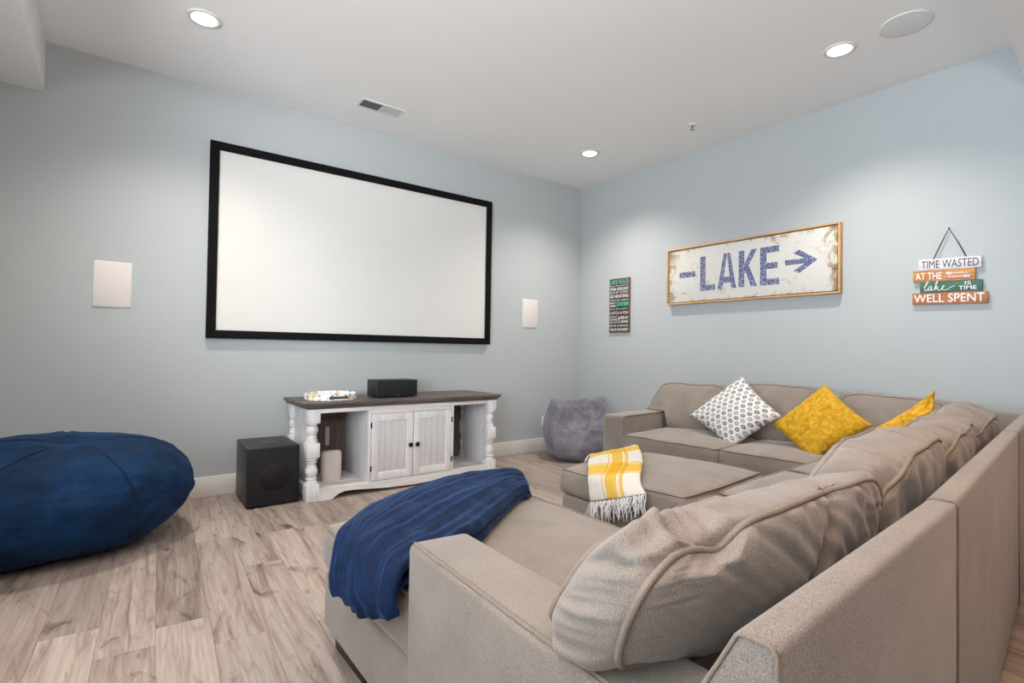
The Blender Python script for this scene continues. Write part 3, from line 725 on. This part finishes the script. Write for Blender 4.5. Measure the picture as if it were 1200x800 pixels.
# ------------------------------------------------------------------ blue bean bag
t = thing('bean_bag', (-4.66, -.66, 0), 'large navy blue round bean bag on the floor by the left wall', 'bean bag')
BC = Vector((-4.665, -.665, .295)); rx, ry, rz = .66, .56, .325; knot = Vector((-.26+.35, -.10, .96)).normalized()
dk = Vector((.12, -.30, .95)).normalized()
seam_dirs = [math.radians(a) for a in (20, 95, 165, 235, 305)]
def bag(th, ph):
    d = Vector((math.cos(th)*math.cos(ph), math.sin(th)*math.cos(ph), math.sin(ph)))
    qn = (abs(d.x)**2.5+abs(d.y)**2.5)**(1/2.5); qh = math.hypot(d.x, d.y)
    sq = 1/max(1e-6, (abs(qh)**2.35+abs(d.z)**2.35)**(1/2.35))
    p = Vector((rx*d.x, ry*d.y, rz*d.z))*(1+(sq-1)*.8)
    e = abs(d.z)
    if d.z < 0: p.x *= 1-.04*e; p.y *= 1-.04*e
    s = 1 + .035*noise.noise(d*2.1+Vector((3, 1, 0))) + .014*noise.noise(d*5+Vector((9, 0, 0)))
    ang = math.acos(max(-1, min(1, d.dot(dk))))
    az = math.atan2(d.y-dk.y, d.x-dk.x)
    s -= .13*math.exp(-(ang/.13)**2)
    s += .016*math.sin(az*9+2*noise.noise(d*2))*math.exp(-ang/.45)*(1-math.exp(-ang/.1))
    s += .012*noise.noise(Vector((th*7, ph*1.8, 4)))*math.exp(-((ph+.15)/.55)**2)*2
    s += .007*noise.noise(d*13) + .010*abs(noise.noise(Vector((d.x*3, d.y*9, d.z*7+5))))
    for a in seam_dirs:
        dd = math.atan2(math.sin(az-a), math.cos(az-a)) * min(1, ang*1.5)
        s -= .020*math.exp(-(dd/.022)**2)*(1-math.exp(-ang/.3)); s += .010*math.exp(-((abs(dd)-.07)/.04)**2)
    p *= s
    p += BC
    zf = .012+.004*noise.noise(d*6)
    if p.z < .05: p.z = zf + (max(0, p.z+.10))*.05/.15*.6 if p.z > -.10 else zf
    lim = -.02
    if p.y > -.07: p.y = -.07 + (lim+.07)*(1-math.exp(-(p.y+.07)/.08))
    return p
bm = bmesh.new(); NU, NV = 190, 96
rows_ = []
for j in range(1, NV):
    ph = -math.pi/2+math.pi*j/NV
    rows_.append([bm.verts.new(bag(2*math.pi*i/NU, ph)) for i in range(NU)])
bot = bm.verts.new(bag(0, -math.pi/2)); tp = bm.verts.new(bag(0, math.pi/2))
for a, b in zip(rows_, rows_[1:]):
    for i in range(NU): bm.faces.new((a[i], a[(i+1) % NU], b[(i+1) % NU], b[i]))
for i in range(NU): bm.faces.new((rows_[0][(i+1) % NU], rows_[0][i], bot)); bm.faces.new((rows_[-1][i], rows_[-1][(i+1) % NU], tp))
finish('cover', bm, M['blue_bag'], t)
bm = bmesh.new()
e1 = dk.orthogonal().normalized(); e2 = dk.cross(e1)
for a in seam_dirs:
    pts = []
    for k in range(60):
        tt = .16+1.75*k/59; d = dk*math.cos(tt)+Vector((math.cos(a), math.sin(a), -(dk.x*math.cos(a)+dk.y*math.sin(a))/dk.z)).normalized()*math.sin(tt); d.normalize()
        p = bag(math.atan2(d.y, d.x), math.asin(max(-1, min(1, d.z)))); pts.append(p+(p-BC).normalized()*.001)
    tube(bm, pts, .003, 6)
finish('seam', bm, M['bag_seam'], t)

# ------------------------------------------------------------------ grey bean bag chair
t = thing('bean_bag_chair', (-.60, -.48, 0), 'grey velvet bean bag chair in the corner behind the sofa arm', 'bean bag')
GC = Vector((-.505, -.485, 0)); fdir = math.atan2(-.86, -.5)      # the side that is open
def rimh(th):
    d = abs(math.atan2(math.sin(th-fdir), math.cos(th-fdir)))/math.pi      # 0 front .. 1 back
    s = max(0, min(1, (d-.22)/.30)); s = s*s*(3-2*s)
    return .335+.265*s - .02*math.cos((th-fdir)*2)*s
def bagchair(th, v):
    h = rimh(th); back = (h-.335)/.265
    d = Vector((math.cos(th), math.sin(th), 0))
    if v < .55:                                   # outer skin, floor to rim
        u = v/.55
        r = .285+.095*math.sin(min(1, u*1.9)*math.pi/2)*1.0
        r = r*(1-.24*max(0, u-.35)**1.3/.65**1.3*(.45+.75*back)); z = .004+h*(u**.9)
        if u < .12: r *= .80+.2*(u/.12)**.5
    else:
        u = (v-.55)/.45
        r0 = .38*(1-.24*(.45+.75*back)); r = r0*(1-u)**.75*(1-.10*math.sin(u*math.pi)*back) ; r = max(0, r)
        seat = .205+.03*math.sin(u*math.pi)
        k = u**.36
        z = h + .012*math.sin(min(1, u*6)*math.pi) - (h-seat)*min(1, k*(1.1 if back > .5 else 1.0)); z = max(z, seat-.02)
    p = GC+d*r+Vector((0, 0, z))
    n_ = nvec(p, 5, 3); p += n_*.018+nvec(p, 14, 5)*.006
    az = th*1.0
    p += d*.010*noise.noise(Vector((th*5, v*3, 2)))
    for a in (fdir-.95, fdir+.95, fdir+2.3, fdir-2.3):
        dd = math.atan2(math.sin(th-a), math.cos(th-a)); p -= d*.012*math.exp(-(dd/.05)**2)*(1 if v < .6 else 0)
        p.z -= .03*math.exp(-(dd/.09)**2)*(1 if v > .5 else 0)*back
    p.z = max(p.z, .003)
    p.x = min(p.x, -.03); p.y = min(p.y, -.03)
    return p
bm = bmesh.new(); NU, NV = 120, 80; rows_ = []
for j in range(NV+1):
    v = j/NV*.995
    rows_.append([bm.verts.new(bagchair(2*math.pi*i/NU, v)) for i in range(NU)])
for a, b in zip(rows_, rows_[1:]):
    for i in range(NU): bm.faces.new((a[i], a[(i+1) % NU], b[(i+1) % NU], b[i]))
bm.faces.new(rows_[0][::-1]); bm.faces.new(rows_[-1])
finish('cover', bm, M['grey_velvet'], t)

# ------------------------------------------------------------------ sectional sofa
sofa = thing('sectional_sofa', (-2.0, -3.2, 0), 'large taupe sectional sofa with chaise along the right of the room', 'sofa')
BE = M['beige']
def feet(pts, s=.055, h=.085):
    for x, y in pts: B('foot', (x-s/2, y-s/2, 0), (x+s/2, y+s/2, h), M['foot'], sofa, r=.003, label='dark wooden foot')
def back(p0, p1, z1=.80):
    """backrest from outer-line point p0 to p1; profile from outside inwards"""
    a, b = Vector((p0[0], p0[1], 0)), Vector((p1[0], p1[1], 0)); d = (b-a).normalized(); n = Vector((-d.y, d.x, 0))
    bm = bmesh.new()
    pr = [(0, .05), (0, z1), (.050, z1), (.115, z1-.12), (.165, z1-.30), (.20, .05)]
    loft(bm, [a+n*o_+Vector((0, 0, z)) for o_, z in pr], [b+n*o_+Vector((0, 0, z)) for o_, z in pr])
    bmesh.ops.recalc_face_normals(bm, faces=bm.faces); bev(bm, .012, 4)
    o = finish('backrest', bm, BE, sofa, True, angle=50)
    bm = bmesh.new(); pts = [a+n*o_+Vector((0, 0, z))-d*.0005 for o_, z in ((.195, .40), (.158, z1-.30), (.108, z1-.12), (.047, z1-.004), (.040, z1-.001), (.010, z1-.001), (.003, z1-.008), (0.001, .30), (.001, .06))]
    tube(bm, pts, .0028, 6); finish('seam', bm, M['welt'], o, True)
    bm = bmesh.new(); pts = [b+n*o_+Vector((0, 0, z)) for o_, z in ((.047, z1-.002), (.010, z1+.001), (-.001, z1-.010), (-.001, .30), (-.001, .06))]
    tube(bm, pts, .0022, 6); finish('seam', bm, M['welt'], o, True)
    return o
# -- chaise module
P('chaise_base', [(-3.775, -2.50), (-2.875, -2.515), (-2.93, -4.10), (-3.80, -4.15)], .085, .29, BE, sofa, r=.022, seg=4)
B('foot', (-3.735, -2.80, 0), (-3.665, -2.50+.02-.04, .088), M['foot'], sofa, r=.003, label='dark wooden foot'); feet([(-2.93, -2.58), (-3.70, -4.08)])
flat_cushion('chaise_cushion', [(-3.772, -4.0), (-2.93, -4.0), (-2.868, -2.498), (-3.775, -2.482)], .292, .455, sofa, n=(30, 44, 8), welts=(1,), wrad=.005, bulge=(.008, .022, .008), amp=.004, wr=.003, corner=.02, wfreq=6)
arm = P('armrest', [(-3.795, -3.222), (-3.622, -3.240), (-3.645, -4.13), (-3.835, -4.16)], .055, .612, BE, sofa, r=.020, seg=4)
for dx in (.004, .013):
    bm = bmesh.new(); tube(bm, [(-3.795+dx, -3.235-.0*dx, .60 if dx < .01 else .611), (-3.795+dx+.003, -3.245, .612-(.002 if dx < .01 else 0)), (-3.812+dx, -3.7, .612-(.002 if dx < .01 else 0)), (-3.831+dx, -4.13, .612-(.002 if dx < .01 else 0))], .0018, 5); finish('seam', bm, M['welt'], arm, True)
back((-3.846, -4.212), (-2.952, -4.163))
# -- back cushion lying over the arm of the chaise module
def crease_ab(p, s):
    x, y, z = p
    r = Vector()
    c = .10+.22*(z) if y < 0 else .15
    g = math.exp(-((x-c)/.08)**2)
    if y < -.9: r += s.n[1]*.028*g*min(1, (z+1.1)/.8)      # vertical crease on the rear panel
    if z > .9: r -= s.n[2]*.020*math.exp(-((x-.32)/.05)**2)
    r += Vector((0, .004, -.024))*math.exp(-((x+.70)/.13)**2-((y+1)/.6)**2-((z-1)/.35)**2)
    # peaked front left corner, pinched rear left corner
    r += s.n[2]*.030*math.exp(-((x+.88)**2+(y-.15)**2+(z-1)**2)/.07)
    r += Vector((.03, .02, -.012))*math.exp(-((x+.8)**2+(y+1)**2+(z-1)**2)/.05)
    # diagonal drags on the rear panel
    if y < -.9:
        u = x*2.2+z*1.1
        r += s.n[1]*.009*noise.noise(Vector((u*4.5, z*.6, 3)))*(z+1)*.8*(1-x**6)*(1-z**8)
    return r
ab = [[[(-3.828, -3.935, .617), (-3.840, -4.040, .835)], [(-3.835, -3.785, .617), (-3.765, -3.865, .800)]],
      [[(-2.970, -3.960, .480), (-2.975, -4.045, .860)], [(-2.960, -3.720, .475), (-2.960, -3.840, .785)]]]
cushion('back_cushion', ab, sofa, n=(84, 24, 56), seed=3, bulge=(.022, .055, .026), front=.085, amp=.007, wr=.009, extra=crease_ab, wfreq=18, wrad=.0062)
# -- armless module
P('seat_base', [(-2.925, -4.14), (-1.30, -3.98), (-1.385, -3.10), (-2.845, -3.20)], .085, .29, BE, sofa, r=.02)
feet([(-2.80, -3.27), (-1.45, -3.17), (-2.85, -4.07), (-1.40, -3.93)])
flat_cushion('seat_cushion', [(-2.91, -4.0), (-2.13, -3.93), (-2.17, -3.10), (-2.855, -3.16)], .292, .460, sofa, n=(20, 20, 8), welts=(1,), wrad=.005, bulge=(.01, .03, .012), amp=.005, corner=.03, seed=5)
flat_cushion('seat_cushion', [(-2.12, -3.93), (-1.32, -3.85), (-1.385, -3.04), (-2.155, -3.10)], .292, .460, sofa, n=(20, 20, 8), welts=(1,), wrad=.005, bulge=(.01, .03, .012), amp=.005, corner=.03, seed=6)
back((-2.946, -4.160), (-1.305, -4.002))
def drag(seed, k=.008, cx=.2):
    def f(p, s):
        x, y, z = p; r = Vector()
        if y < -.9: r += s.n[1]*k*1.3*noise.noise(Vector((x*6+z*2, z*.8, seed)))*(1+z*.6)*(1-x**6)*(1-z**8)
        if z > .9: r += s.n[2]*k*1.1*noise.noise(Vector((x*9, y*.5, seed+4)))*(1-.75*y**4)
        r += Vector((0, 0, -.02))*math.exp(-((x+1)**2+(y+1)**2+(z-1)**2)/.08)
        return r
    return f
cC = [[[(-2.955, -3.93, .47), (-2.955, -4.035, .838)], [(-2.945, -3.73, .47), (-2.870, -3.850, .850)]],
      [[(-2.190, -3.86, .47), (-2.200, -3.965, .860)], [(-2.160, -3.66, .47), (-2.150, -3.785, .868)]]]
cushion('back_cushion', cC, sofa, n=(56, 20, 40), seed=8, bulge=(.03, .055, .018), amp=.008, wr=.011, extra=drag(1, .012), wfreq=18, wrad=.006)
cD = [[[(-2.130, -3.86, .47), (-2.140, -3.960, .815)], [(-2.120, -3.66, .47), (-2.090, -3.780, .822)]],
      [[(-1.360, -3.78, .47), (-1.370, -3.880, .835)], [(-1.340, -3.58, .47), (-1.310, -3.700, .848)]]]
cushion('back_cushion', cD, sofa, n=(56, 20, 40), seed=12, bulge=(.03, .055, .020), amp=.009, wr=.010, extra=drag(2, .011), wfreq=16, wrad=.006)
# -- corner module
P('corner_base', [(-1.29, -3.98), (-.12, -3.87), (-.20, -3.02), (-1.37, -3.10)], .085, .29, BE, sofa, r=.02)
feet([(-.3, -3.8)])
flat_cushion('corner_seat_cushion', [(-1.30, -3.85), (-.26, -3.75), (-.33, -3.03), (-1.375, -3.05)], .292, .462, sofa, n=(20, 18, 8), welts=(1,), wrad=.005, bulge=(.01, .03, .012), amp=.005, corner=.03, seed=7)
back((-1.300, -4.001), (-.055, -3.885))
cE = [[[(-1.300, -3.76, .47), (-1.310, -3.872, .790)], [(-1.290, -3.60, .47), (-1.230, -3.680, .850)]],
      [[(-.430, -3.68, .47), (-.440, -3.790, .800)], [(-.430, -3.50, .47), (-.430, -3.600, .855)]]]
cushion('back_cushion', cE, sofa, n=(48, 20, 36), seed=15, bulge=(.03, .05, .030), amp=.010, wr=.013, extra=drag(3, .010), wfreq=22, wrad=.006)
# -- far module along the right wall; front faces -x
g5 = .0955     # x shift per metre towards -y
def fx(x, y): return x + g5*(-1.4-y)
P('seat_base', [(fx(-1.20, -1.68), -1.68), (fx(-.30, -1.60), -1.60), (fx(-.30, -3.0), -3.0), (fx(-1.22, -3.09), -3.09)], .085, .29, BE, sofa, r=.02)
feet([(-1.12, -1.5), (-.35, -1.5)], .06, .06)
arm = P('armrest', [(-1.185, -1.478), (-.315, -1.392), (-.295, -1.590), (-1.165, -1.672)], .055, .607, BE, sofa, r=.026, seg=5)
# rounded front top of this arm comes from the bevel; welt round its inner and front panel
bm = bmesh.new(); tube(bm, [(-1.165, -1.674, .06), (-1.165, -1.674, .57), (-1.155, -1.674, .592), (-1.13, -1.670, .603), (-.40, -1.600, .603)], .005, 6); finish('piping', bm, M['welt'], arm)
def fcush(y0, y1, z0, z1, seed):
    flat_cushion('seat_cushion', [(fx(-1.225, y1), y1), (fx(-.42, y1), y1+.07), (fx(-.42, y0), y0+.07), (fx(-1.225, y0), y0)], z0, z1, sofa, n=(22, 20, 8), welts=(1,), wrad=.005, bulge=(.012, .026, .008), amp=.004, corner=.03, seed=seed)
fcush(-1.685, -2.475, .292, .462, 20); fcush(-2.487, -3.07, .292, .462, 21)
bm = bmesh.new()   # backrest against the wall
q0, q1 = (-.275, -1.405), (-.045, -3.87)
pr = [(0, .05), (0, .78), (.05, .78), (.11, .66), (.16, .48), (.19, .05)]
loft(bm, [(q0[0]-o_, q0[1], z) for o_, z in pr], [(q1[0]-o_, q1[1], z) for o_, z in pr]); bev(bm, .012, 3); finish('backrest', bm, BE, sofa, angle=50)
def far_cushion(ya, yb, zt, zb, seed, n=(34, 14, 28), over_arm=False, zt2=None, dx=0):
    # x axis of the Puff runs towards -y so that its y panels face the room (+) and the wall (-)
    zt2 = zt2 or zt
    b0 = zb
    def post(r):
        if r.y > -1.66: r.z = max(r.z, .614)
        return r
    c = [[[(fx(-.40, ya)+dx, ya, b0), (fx(-.29, ya)+dx, ya-(.05 if over_arm else .01), zt-.02)], [(fx(-.60, ya)+dx, ya-.02, b0), (fx(-.44, ya)+dx, ya-(.09 if over_arm else .02), zt)]],
         [[(fx(-.40, yb)+dx, yb+.07, zb), (fx(-.29, yb)+dx, yb+.04, zt2-.02)], [(fx(-.60, yb)+dx, yb+.05, zb), (fx(-.44, yb)+dx, yb+.02, zt2)]]]
    cushion('back_cushion', c, sofa, n=n, seed=seed, bulge=(.02, .055, .02), amp=.008, wr=.006, extra=None, wfreq=12, wrad=.005, post=post if over_arm else None)
far_cushion(-1.40, -2.12, .850, .470, 30, over_arm=True, zt2=.845)
far_cushion(-2.16, -2.86, .875, .470, 31, zt2=.870)
far_cushion(-2.90, -3.56, .862, .470, 32, zt2=.825)

# ------------------------------------------------------------------ ottoman
t = thing('ottoman', (-1.86, -2.57, 0), 'taupe upholstered square ottoman under the yellow throw', 'ottoman')
oc, oa = Vector((-1.86, -2.57)), math.radians(5)
def op(u, v): return (oc.x+u*math.cos(oa)-v*math.sin(oa), oc.y+u*math.sin(oa)+v*math.cos(oa))
P('base', [op(-.43, -.39), op(.43, -.39), op(.43, .39), op(-.43, .39)], .075, .292, BE, t, r=.022, seg=4)
flat_cushion('seat_cushion', [op(-.435, -.40), op(.435, -.40), op(.435, .40), op(-.435, .40)], .294, .432, t, n=(26, 26, 8), welts=(1,), wrad=.005, bulge=(.010, .030, .010), amp=.004, corner=.035, seed=40)
for u in (-.37, .37):
    for v in (-.33, .33):
        x, y = op(u, v); B('foot', (x-.03, y-.03, 0), (x+.03, y+.03, .077), M['foot'], t, r=.003, label='dark wooden foot')

# ------------------------------------------------------------------ throw pillows
def pillow(name, TL, label, mat, T=.07, pinch=.08, seed=0, n=44, amp=.006, group=None, lump=None, face=None):
    """TL: corners left, top, right, bottom (world)"""
    l, tp_, r_, b_ = [Vector(v) for v in TL]; nrm = (r_-l).cross(tp_-b_).normalized()
    if nrm.dot(Vector((-4.4, -4.5, 1.1))-l) < 0: nrm = -nrm
    bm = bmesh.new(); uvl = bm.loops.layers.uv.new('UVMap'); grid = {}
    def pos(u, v, s):
        uu = u*(1-pinch*(1-v*v)); vv = v*(1-pinch*(1-u*u)); a, b = (uu+1)/2, (vv+1)/2
        p = l*(1-a)*(1-b)+b_*a*(1-b)+r_*a*b+tp_*(1-a)*b
        e = max(0, (1-u**2)*(1-v**2)); th = T*e**.42
        p = p+nrm*th*s*(1.0 if s > 0 else .75)
        p += nvec(p, 9, seed)*amp*min(1, e*4) + nrm*s*amp*.8*nz(p, 22, seed)
        d = 1-max(abs(u), abs(v)); p += nrm*s*.006*noise.noise(Vector((u*9, v*9, seed)))*math.exp(-d/.15)*(1-math.exp(-d/.03))
        if lump: p += nrm*lump(u, v)*s
        return p
    for s in (1, -1):
        for i in range(n+1):
            for j in range(n+1):
                edge = i in (0, n) or j in (0, n)
                if edge and s < 0: grid[(i, j, s)] = grid[(i, j, 1)]; continue
                grid[(i, j, s)] = bm.verts.new(pos(2*i/n-1, 2*j/n-1, s))
        for i in range(n):
            for j in range(n):
                vs = [(i, j), (i+1, j), (i+1, j+1), (i, j+1)]
                f = bm.faces.new([grid[(a, b, s)] for a, b in (vs if s > 0 else vs[::-1])])
                for lp, (a, b) in zip(f.loops, vs if s > 0 else vs[::-1]): lp[uvl].uv = (a/n, b/n)
    o = finish(name, bm, mat, None, True); tag(o, label, 'pillow', group); return o
def dots():
    m, t, b = base_mat('white_cotton_dot_print', .85, (214, 211, 208), 0, .2)
    tc = N(t, 'ShaderNodeTexCoord'); mp = N(t, 'ShaderNodeMapping'); mp.inputs['Scale'].default_value = (10.2, 10.2, 1); mp.inputs['Rotation'].default_value = (0, 0, math.radians(42))
    t.links.new(tc.outputs['UV'], mp.inputs['Vector']); s = N(t, 'ShaderNodeSeparateXYZ'); t.links.new(mp.outputs[0], s.inputs[0])
    y = math_n(t, 'MULTIPLY', s.outputs['Y'], 1.0); row = math_n(t, 'FLOOR', y)
    xo = math_n(t, 'ADD', s.outputs['X'], math_n(t, 'MULTIPLY', row, .5)); col = math_n(t, 'FLOOR', xo)
    fx_ = math_n(t, 'SUBTRACT', math_n(t, 'FRACT', xo), .5); fy_ = math_n(t, 'SUBTRACT', math_n(t, 'FRACT', y), .5)
    d = math_n(t, 'SQRT', math_n(t, 'ADD', math_n(t, 'MULTIPLY', math_n(t, 'MULTIPLY', fx_, fx_), 1.0), math_n(t, 'MULTIPLY', fy_, fy_)))
    dot = math_n(t, 'LESS_THAN', d, .36); hole = math_n(t, 'LESS_THAN', d, .11)
    ring = math_n(t, 'SUBTRACT', dot, hole)
    alt = math_n(t, 'FRACT', math_n(t, 'MULTIPLY', col, .5)); alt = math_n(t, 'GREATER_THAN', alt, .25)
    ink = mixc(t, alt, (92, 88, 92), (142, 138, 140))
    t.links.new(mixc(t, math_n(t, 'MULTIPLY', ring, .9), (214, 211, 208), ink), b.inputs['Base Color'])
    f = noise_node(t, 500, 2, objcoord(t)); bump(t, b, f.outputs['Fac'], .3, .001)
    return m
M['dots'] = dots()
pillow('throw_pillow', [(-.64, -1.928, .604), (-.47, -2.285, .942), (-.66, -2.685, .685), (-.82, -2.40, .425)], 'white square pillow with grey dot print on the far sofa seat', M['dots'], .085, .07, 2)
pillow('throw_pillow', [(-.64, -2.603, .609), (-.52, -2.914, .917), (-.66, -3.245, .686), (-.80, -2.939, .425)], 'large mustard yellow pillow on its corner beside the grey dot pillow', M['yellow'], .075, .07, 5, amp=.007)
def lump3(u, v): return .010*noise.noise(Vector((u*4, v*4, 9)))
pillow('throw_pillow', [(-1.06, -3.38, .715), (-.95, -3.625, .944), (-1.02, -3.665, .62), (-1.20, -3.50, .52)], 'mustard yellow pillow half hidden between the corner cushions', M['yellow'], .05, .10, 9, amp=.012, lump=lump3)

# ------------------------------------------------------------------ throws
def cr(p0, p1, p2, p3, t):
    return .5*((2*p1)+(-p0+p2)*t+(2*p0-5*p1+4*p2-p3)*t*t+(-p0+3*p1-3*p2+p3)*t**3)
def surf(ctrl):
    C = [[Vector(p) for p in row] for row in ctrl]; nr, nc = len(C), len(C[0])
    def row(r, u):
        x = u*(nc-1); i = min(int(x), nc-2); g = lambda k: C[r][max(0, min(nc-1, k))]
        return cr(g(i-1), g(i), g(i+1), g(i+2), x-i)
    def f(u, v):
        y = v*(nr-1); j = min(int(y), nr-2); g = lambda k: row(max(0, min(nr-1, k)), u)
        return cr(g(j-1), g(j), g(j+1), g(j+2), y-j)
    return f
def pad(name, ctrl, T, mat, parent, nu=50, nv=90, fold=None, seed=0, amp=.004, up=None, label=None):
    f = surf(ctrl); bm = bmesh.new(); uvl = bm.loops.layers.uv.new('UVMap'); grid = {}
    for s in (1, -1):
        for i in range(nu+1):
            for j in range(nv+1):
                if s < 0 and (i in (0, nu) or j in (0, nv)): grid[(i, j, s)] = grid[(i, j, 1)]; continue
                u, v = i/nu, j/nv; p = f(u, v); e = .004
                du = f(min(1, u+e), v)-f(max(0, u-e), v); dv = f(u, min(1, v+e))-f(u, max(0, v-e)); nn = du.cross(dv)
                nn = nn.normalized() if nn.length > 1e-12 else Vector((0, 0, 1))
                if nn.dot(Vector(up or (-.7, .1, .7))) < 0: nn = -nn
                a = 1-abs(2*u-1)**8; b = 1-abs(2*v-1)**16
                th = T/2*max(0, a*b)**.5
                q = p+nn*th*s
                if s > 0: q += nn*(fold(u, v) if fold else 0)*min(1, a*3)*min(1, b*2)
                q += nvec(p, 9, seed)*amp*2
                grid[(i, j, s)] = bm.verts.new(q)
        for i in range(nu):
            for j in range(nv):
                vs = [(i, j), (i+1, j), (i+1, j+1), (i, j+1)]
                fc = bm.faces.new([grid[(a, b, s)] for a, b in (vs if s > 0 else vs[::-1])])
                for lp, (a, b) in zip(fc.loops, vs if s > 0 else vs[::-1]): lp[uvl].uv = (a/nu, b/nv)
    return finish(name, bm, mat, parent, True, label)
t = thing('blue_throw', (-3.35, -2.8, .48), 'crumpled royal blue plush throw draped across the chaise', 'blanket')
def foldb(u, v):
    w = u*5+v*1.6
    return .020*noise.noise(Vector((w*1.6, v*1.6, 1)))+.013*noise.noise(Vector((w*3.4, v*2.6, 5)))-.008*math.exp(-(math.sin(u*7.5+v*2.2)/.12)**2)+.002*noise.noise(Vector((u*16, v*14, 2))) + (.009*math.sin(u*16+v*3) if v < .35 else 0)*max(0, (.35-v)/.35)
lowg = [[(-3.815, -2.885, .330), (-3.825, -3.02, .345), (-3.815, -3.22, .42)],
        [(-3.830, -2.870, .40), (-3.835, -3.02, .41), (-3.825, -3.21, .46)],
        [(-3.785, -2.80, .485), (-3.785, -2.98, .487), (-3.77, -3.19, .492)],
        [(-3.60, -2.65, .495), (-3.6, -2.88, .495), (-3.60, -3.15, .495)],
        [(-3.26, -2.525, .500), (-3.3, -2.76, .50), (-3.40, -3.02, .498)],
        [(-3.0, -2.515, .500), (-3.05, -2.64, .50), (-3.17, -2.84, .498)],
        [(-2.875, -2.51, .485), (-2.91, -2.60, .49), (-3.02, -2.73, .495)],
        [(-2.845, -2.515, .43), (-2.875, -2.60, .445), (-2.97, -2.71, .485)]]
pad('lower_fold', lowg, .034, M['blue_throw'], t, 40, 80, foldb, 2, .003)
topg = [[(-3.845, -2.855, .362), (-3.850, -2.99, .385), (-3.838, -3.12, .41), (-3.822, -3.224, .43)],
        [(-3.855, -2.840, .42), (-3.862, -2.97, .435), (-3.850, -3.10, .46), (-3.830, -3.222, .475)],
        [(-3.805, -2.77, .515), (-3.810, -2.92, .530), (-3.800, -3.05, .535), (-3.785, -3.212, .545)],
        [(-3.62, -2.60, .535), (-3.62, -2.78, .550), (-3.62, -2.98, .548), (-3.61, -3.16, .550)],
        [(-3.30, -2.485, .542), (-3.33, -2.66, .560), (-3.38, -2.86, .550), (-3.44, -3.04, .525)],
        [(-3.02, -2.468, .540), (-3.06, -2.58, .555), (-3.12, -2.72, .545), (-3.20, -2.86, .515)],
        [(-2.875, -2.465, .525), (-2.90, -2.55, .532), (-2.96, -2.64, .525), (-3.04, -2.74, .508)],
        [(-2.825, -2.475, .455), (-2.845, -2.55, .465), (-2.90, -2.63, .478), (-2.98, -2.71, .492)]]
pad('upper_fold', topg, .040, M['blue_throw'], t, 60, 110, foldb, 4, .004)

def plaid():
    m, t, b = base_mat('yellow_white_plaid', .9, (240, 236, 230), 0, .2)
    tc = N(t, 'ShaderNodeTexCoord'); s = N(t, 'ShaderNodeSeparateXYZ'); t.links.new(tc.outputs['UV'], s.inputs[0])
    wob = noise_node(t, 3, 2, tc.outputs['UV'])
    def band(o, c, w):
        x = math_n(t, 'ADD', s.outputs[o], math_n(t, 'MULTIPLY', wob.outputs['Fac'], .03))
        a = math_n(t, 'ABSOLUTE', math_n(t, 'SUBTRACT', x, c+.015)); return math_n(t, 'LESS_THAN', a, w)
    f = None
    bands = [('X', .50, .095), ('X', .665, .02), ('X', .635, .007), ('X', .36, .01), ('Y', .60, .060), ('Y', .675, .007), ('Y', .525, .007), ('Y', .335, .035), ('Y', .275, .008)]
    acc = None
    for o, c, w_ in bands:
        q = math_n(t, 'MULTIPLY', band(o, c, w_), .62)
        acc = q if acc is None else math_n(t, 'ADD', acc, q)
    acc.node.use_clamp = True
    col = ramp(t, acc, [(0, (208, 203, 195)), (.6, (208, 172, 76)), (1, (202, 154, 34))])
    t.links.new(col, b.inputs['Base Color']); n = noise_node(t, 600, 2, objcoord(t)); bump(t, b, n.outputs['Fac'], .4, .001)
    return m
M['plaid'] = plaid(); M['fringe'] = plain('white_grey_fringe_yarn', (240, 238, 240), .9, var=.18, bscale=120)
t = thing('plaid_throw', (-2.1, -2.5, .45), 'white and yellow plaid throw with fringe folded over the ottoman', 'blanket')
yg = [[(-2.06, -2.135, .34), (-1.80, -2.10, .34), (-1.50, -2.06, .34)],
      [(-2.05, -2.135, .43), (-1.80, -2.105, .43), (-1.50, -2.07, .43)],
      [(-2.04, -2.165, .468), (-1.80, -2.15, .474), (-1.51, -2.115, .470)],
      [(-2.20, -2.31, .472), (-2.02, -2.38, .486), (-1.82, -2.40, .482)],
      [(-2.315, -2.425, .468), (-2.23, -2.55, .488), (-2.09, -2.62, .486)],
      [(-2.355, -2.465, .435), (-2.325, -2.60, .458), (-2.215, -2.71, .474)],
      [(-2.368, -2.490, .375), (-2.355, -2.635, .410), (-2.285, -2.775, .448)],
      [(-2.372, -2.508, .318), (-2.365, -2.66, .365), (-2.325, -2.83, .425)]]
def foldy(u, v): return .006*noise.noise(Vector((u*4, v*3, 1)))+.003*noise.noise(Vector((u*12, v*9, 7)))
pad('cloth', yg, .018, M['plaid'], t, 40, 70, foldy, 6, .003)
f = surf(yg); bm = bmesh.new(); rr = random.Random(4)
for k in range(84):
    u = (k+.5)/84+rr.uniform(-.008, .008); u = max(.01, min(.99, u)); p = f(u, .995); L = rr.uniform(.075, .115)
    dx, dy = rr.uniform(-.03, .002), rr.uniform(-.04, .035); q = []
    for s_ in range(6):
        v = s_/5; q.append(p+Vector((dx*v-.006+.004*math.sin(v*7+k), dy*v+.004*math.sin(v*9+k*1.7), -L*v)))
    tube(bm, q, [.0026, .0030, .0028, .0026, .0024, .0018], 5)
o = finish('fringe', bm, M['fringe'], t); o['kind'] = 'stuff'
bm = bmesh.new(); tube(bm, [f(u/30, .993)+Vector((-.006, 0, 0)) for u in range(31)], .0022, 5); finish('hem_stitch', bm, M['slot'], t, label='dark hem stitching')
for o in bpy.data.objects:
    if 'wl' in o: del o['wl']
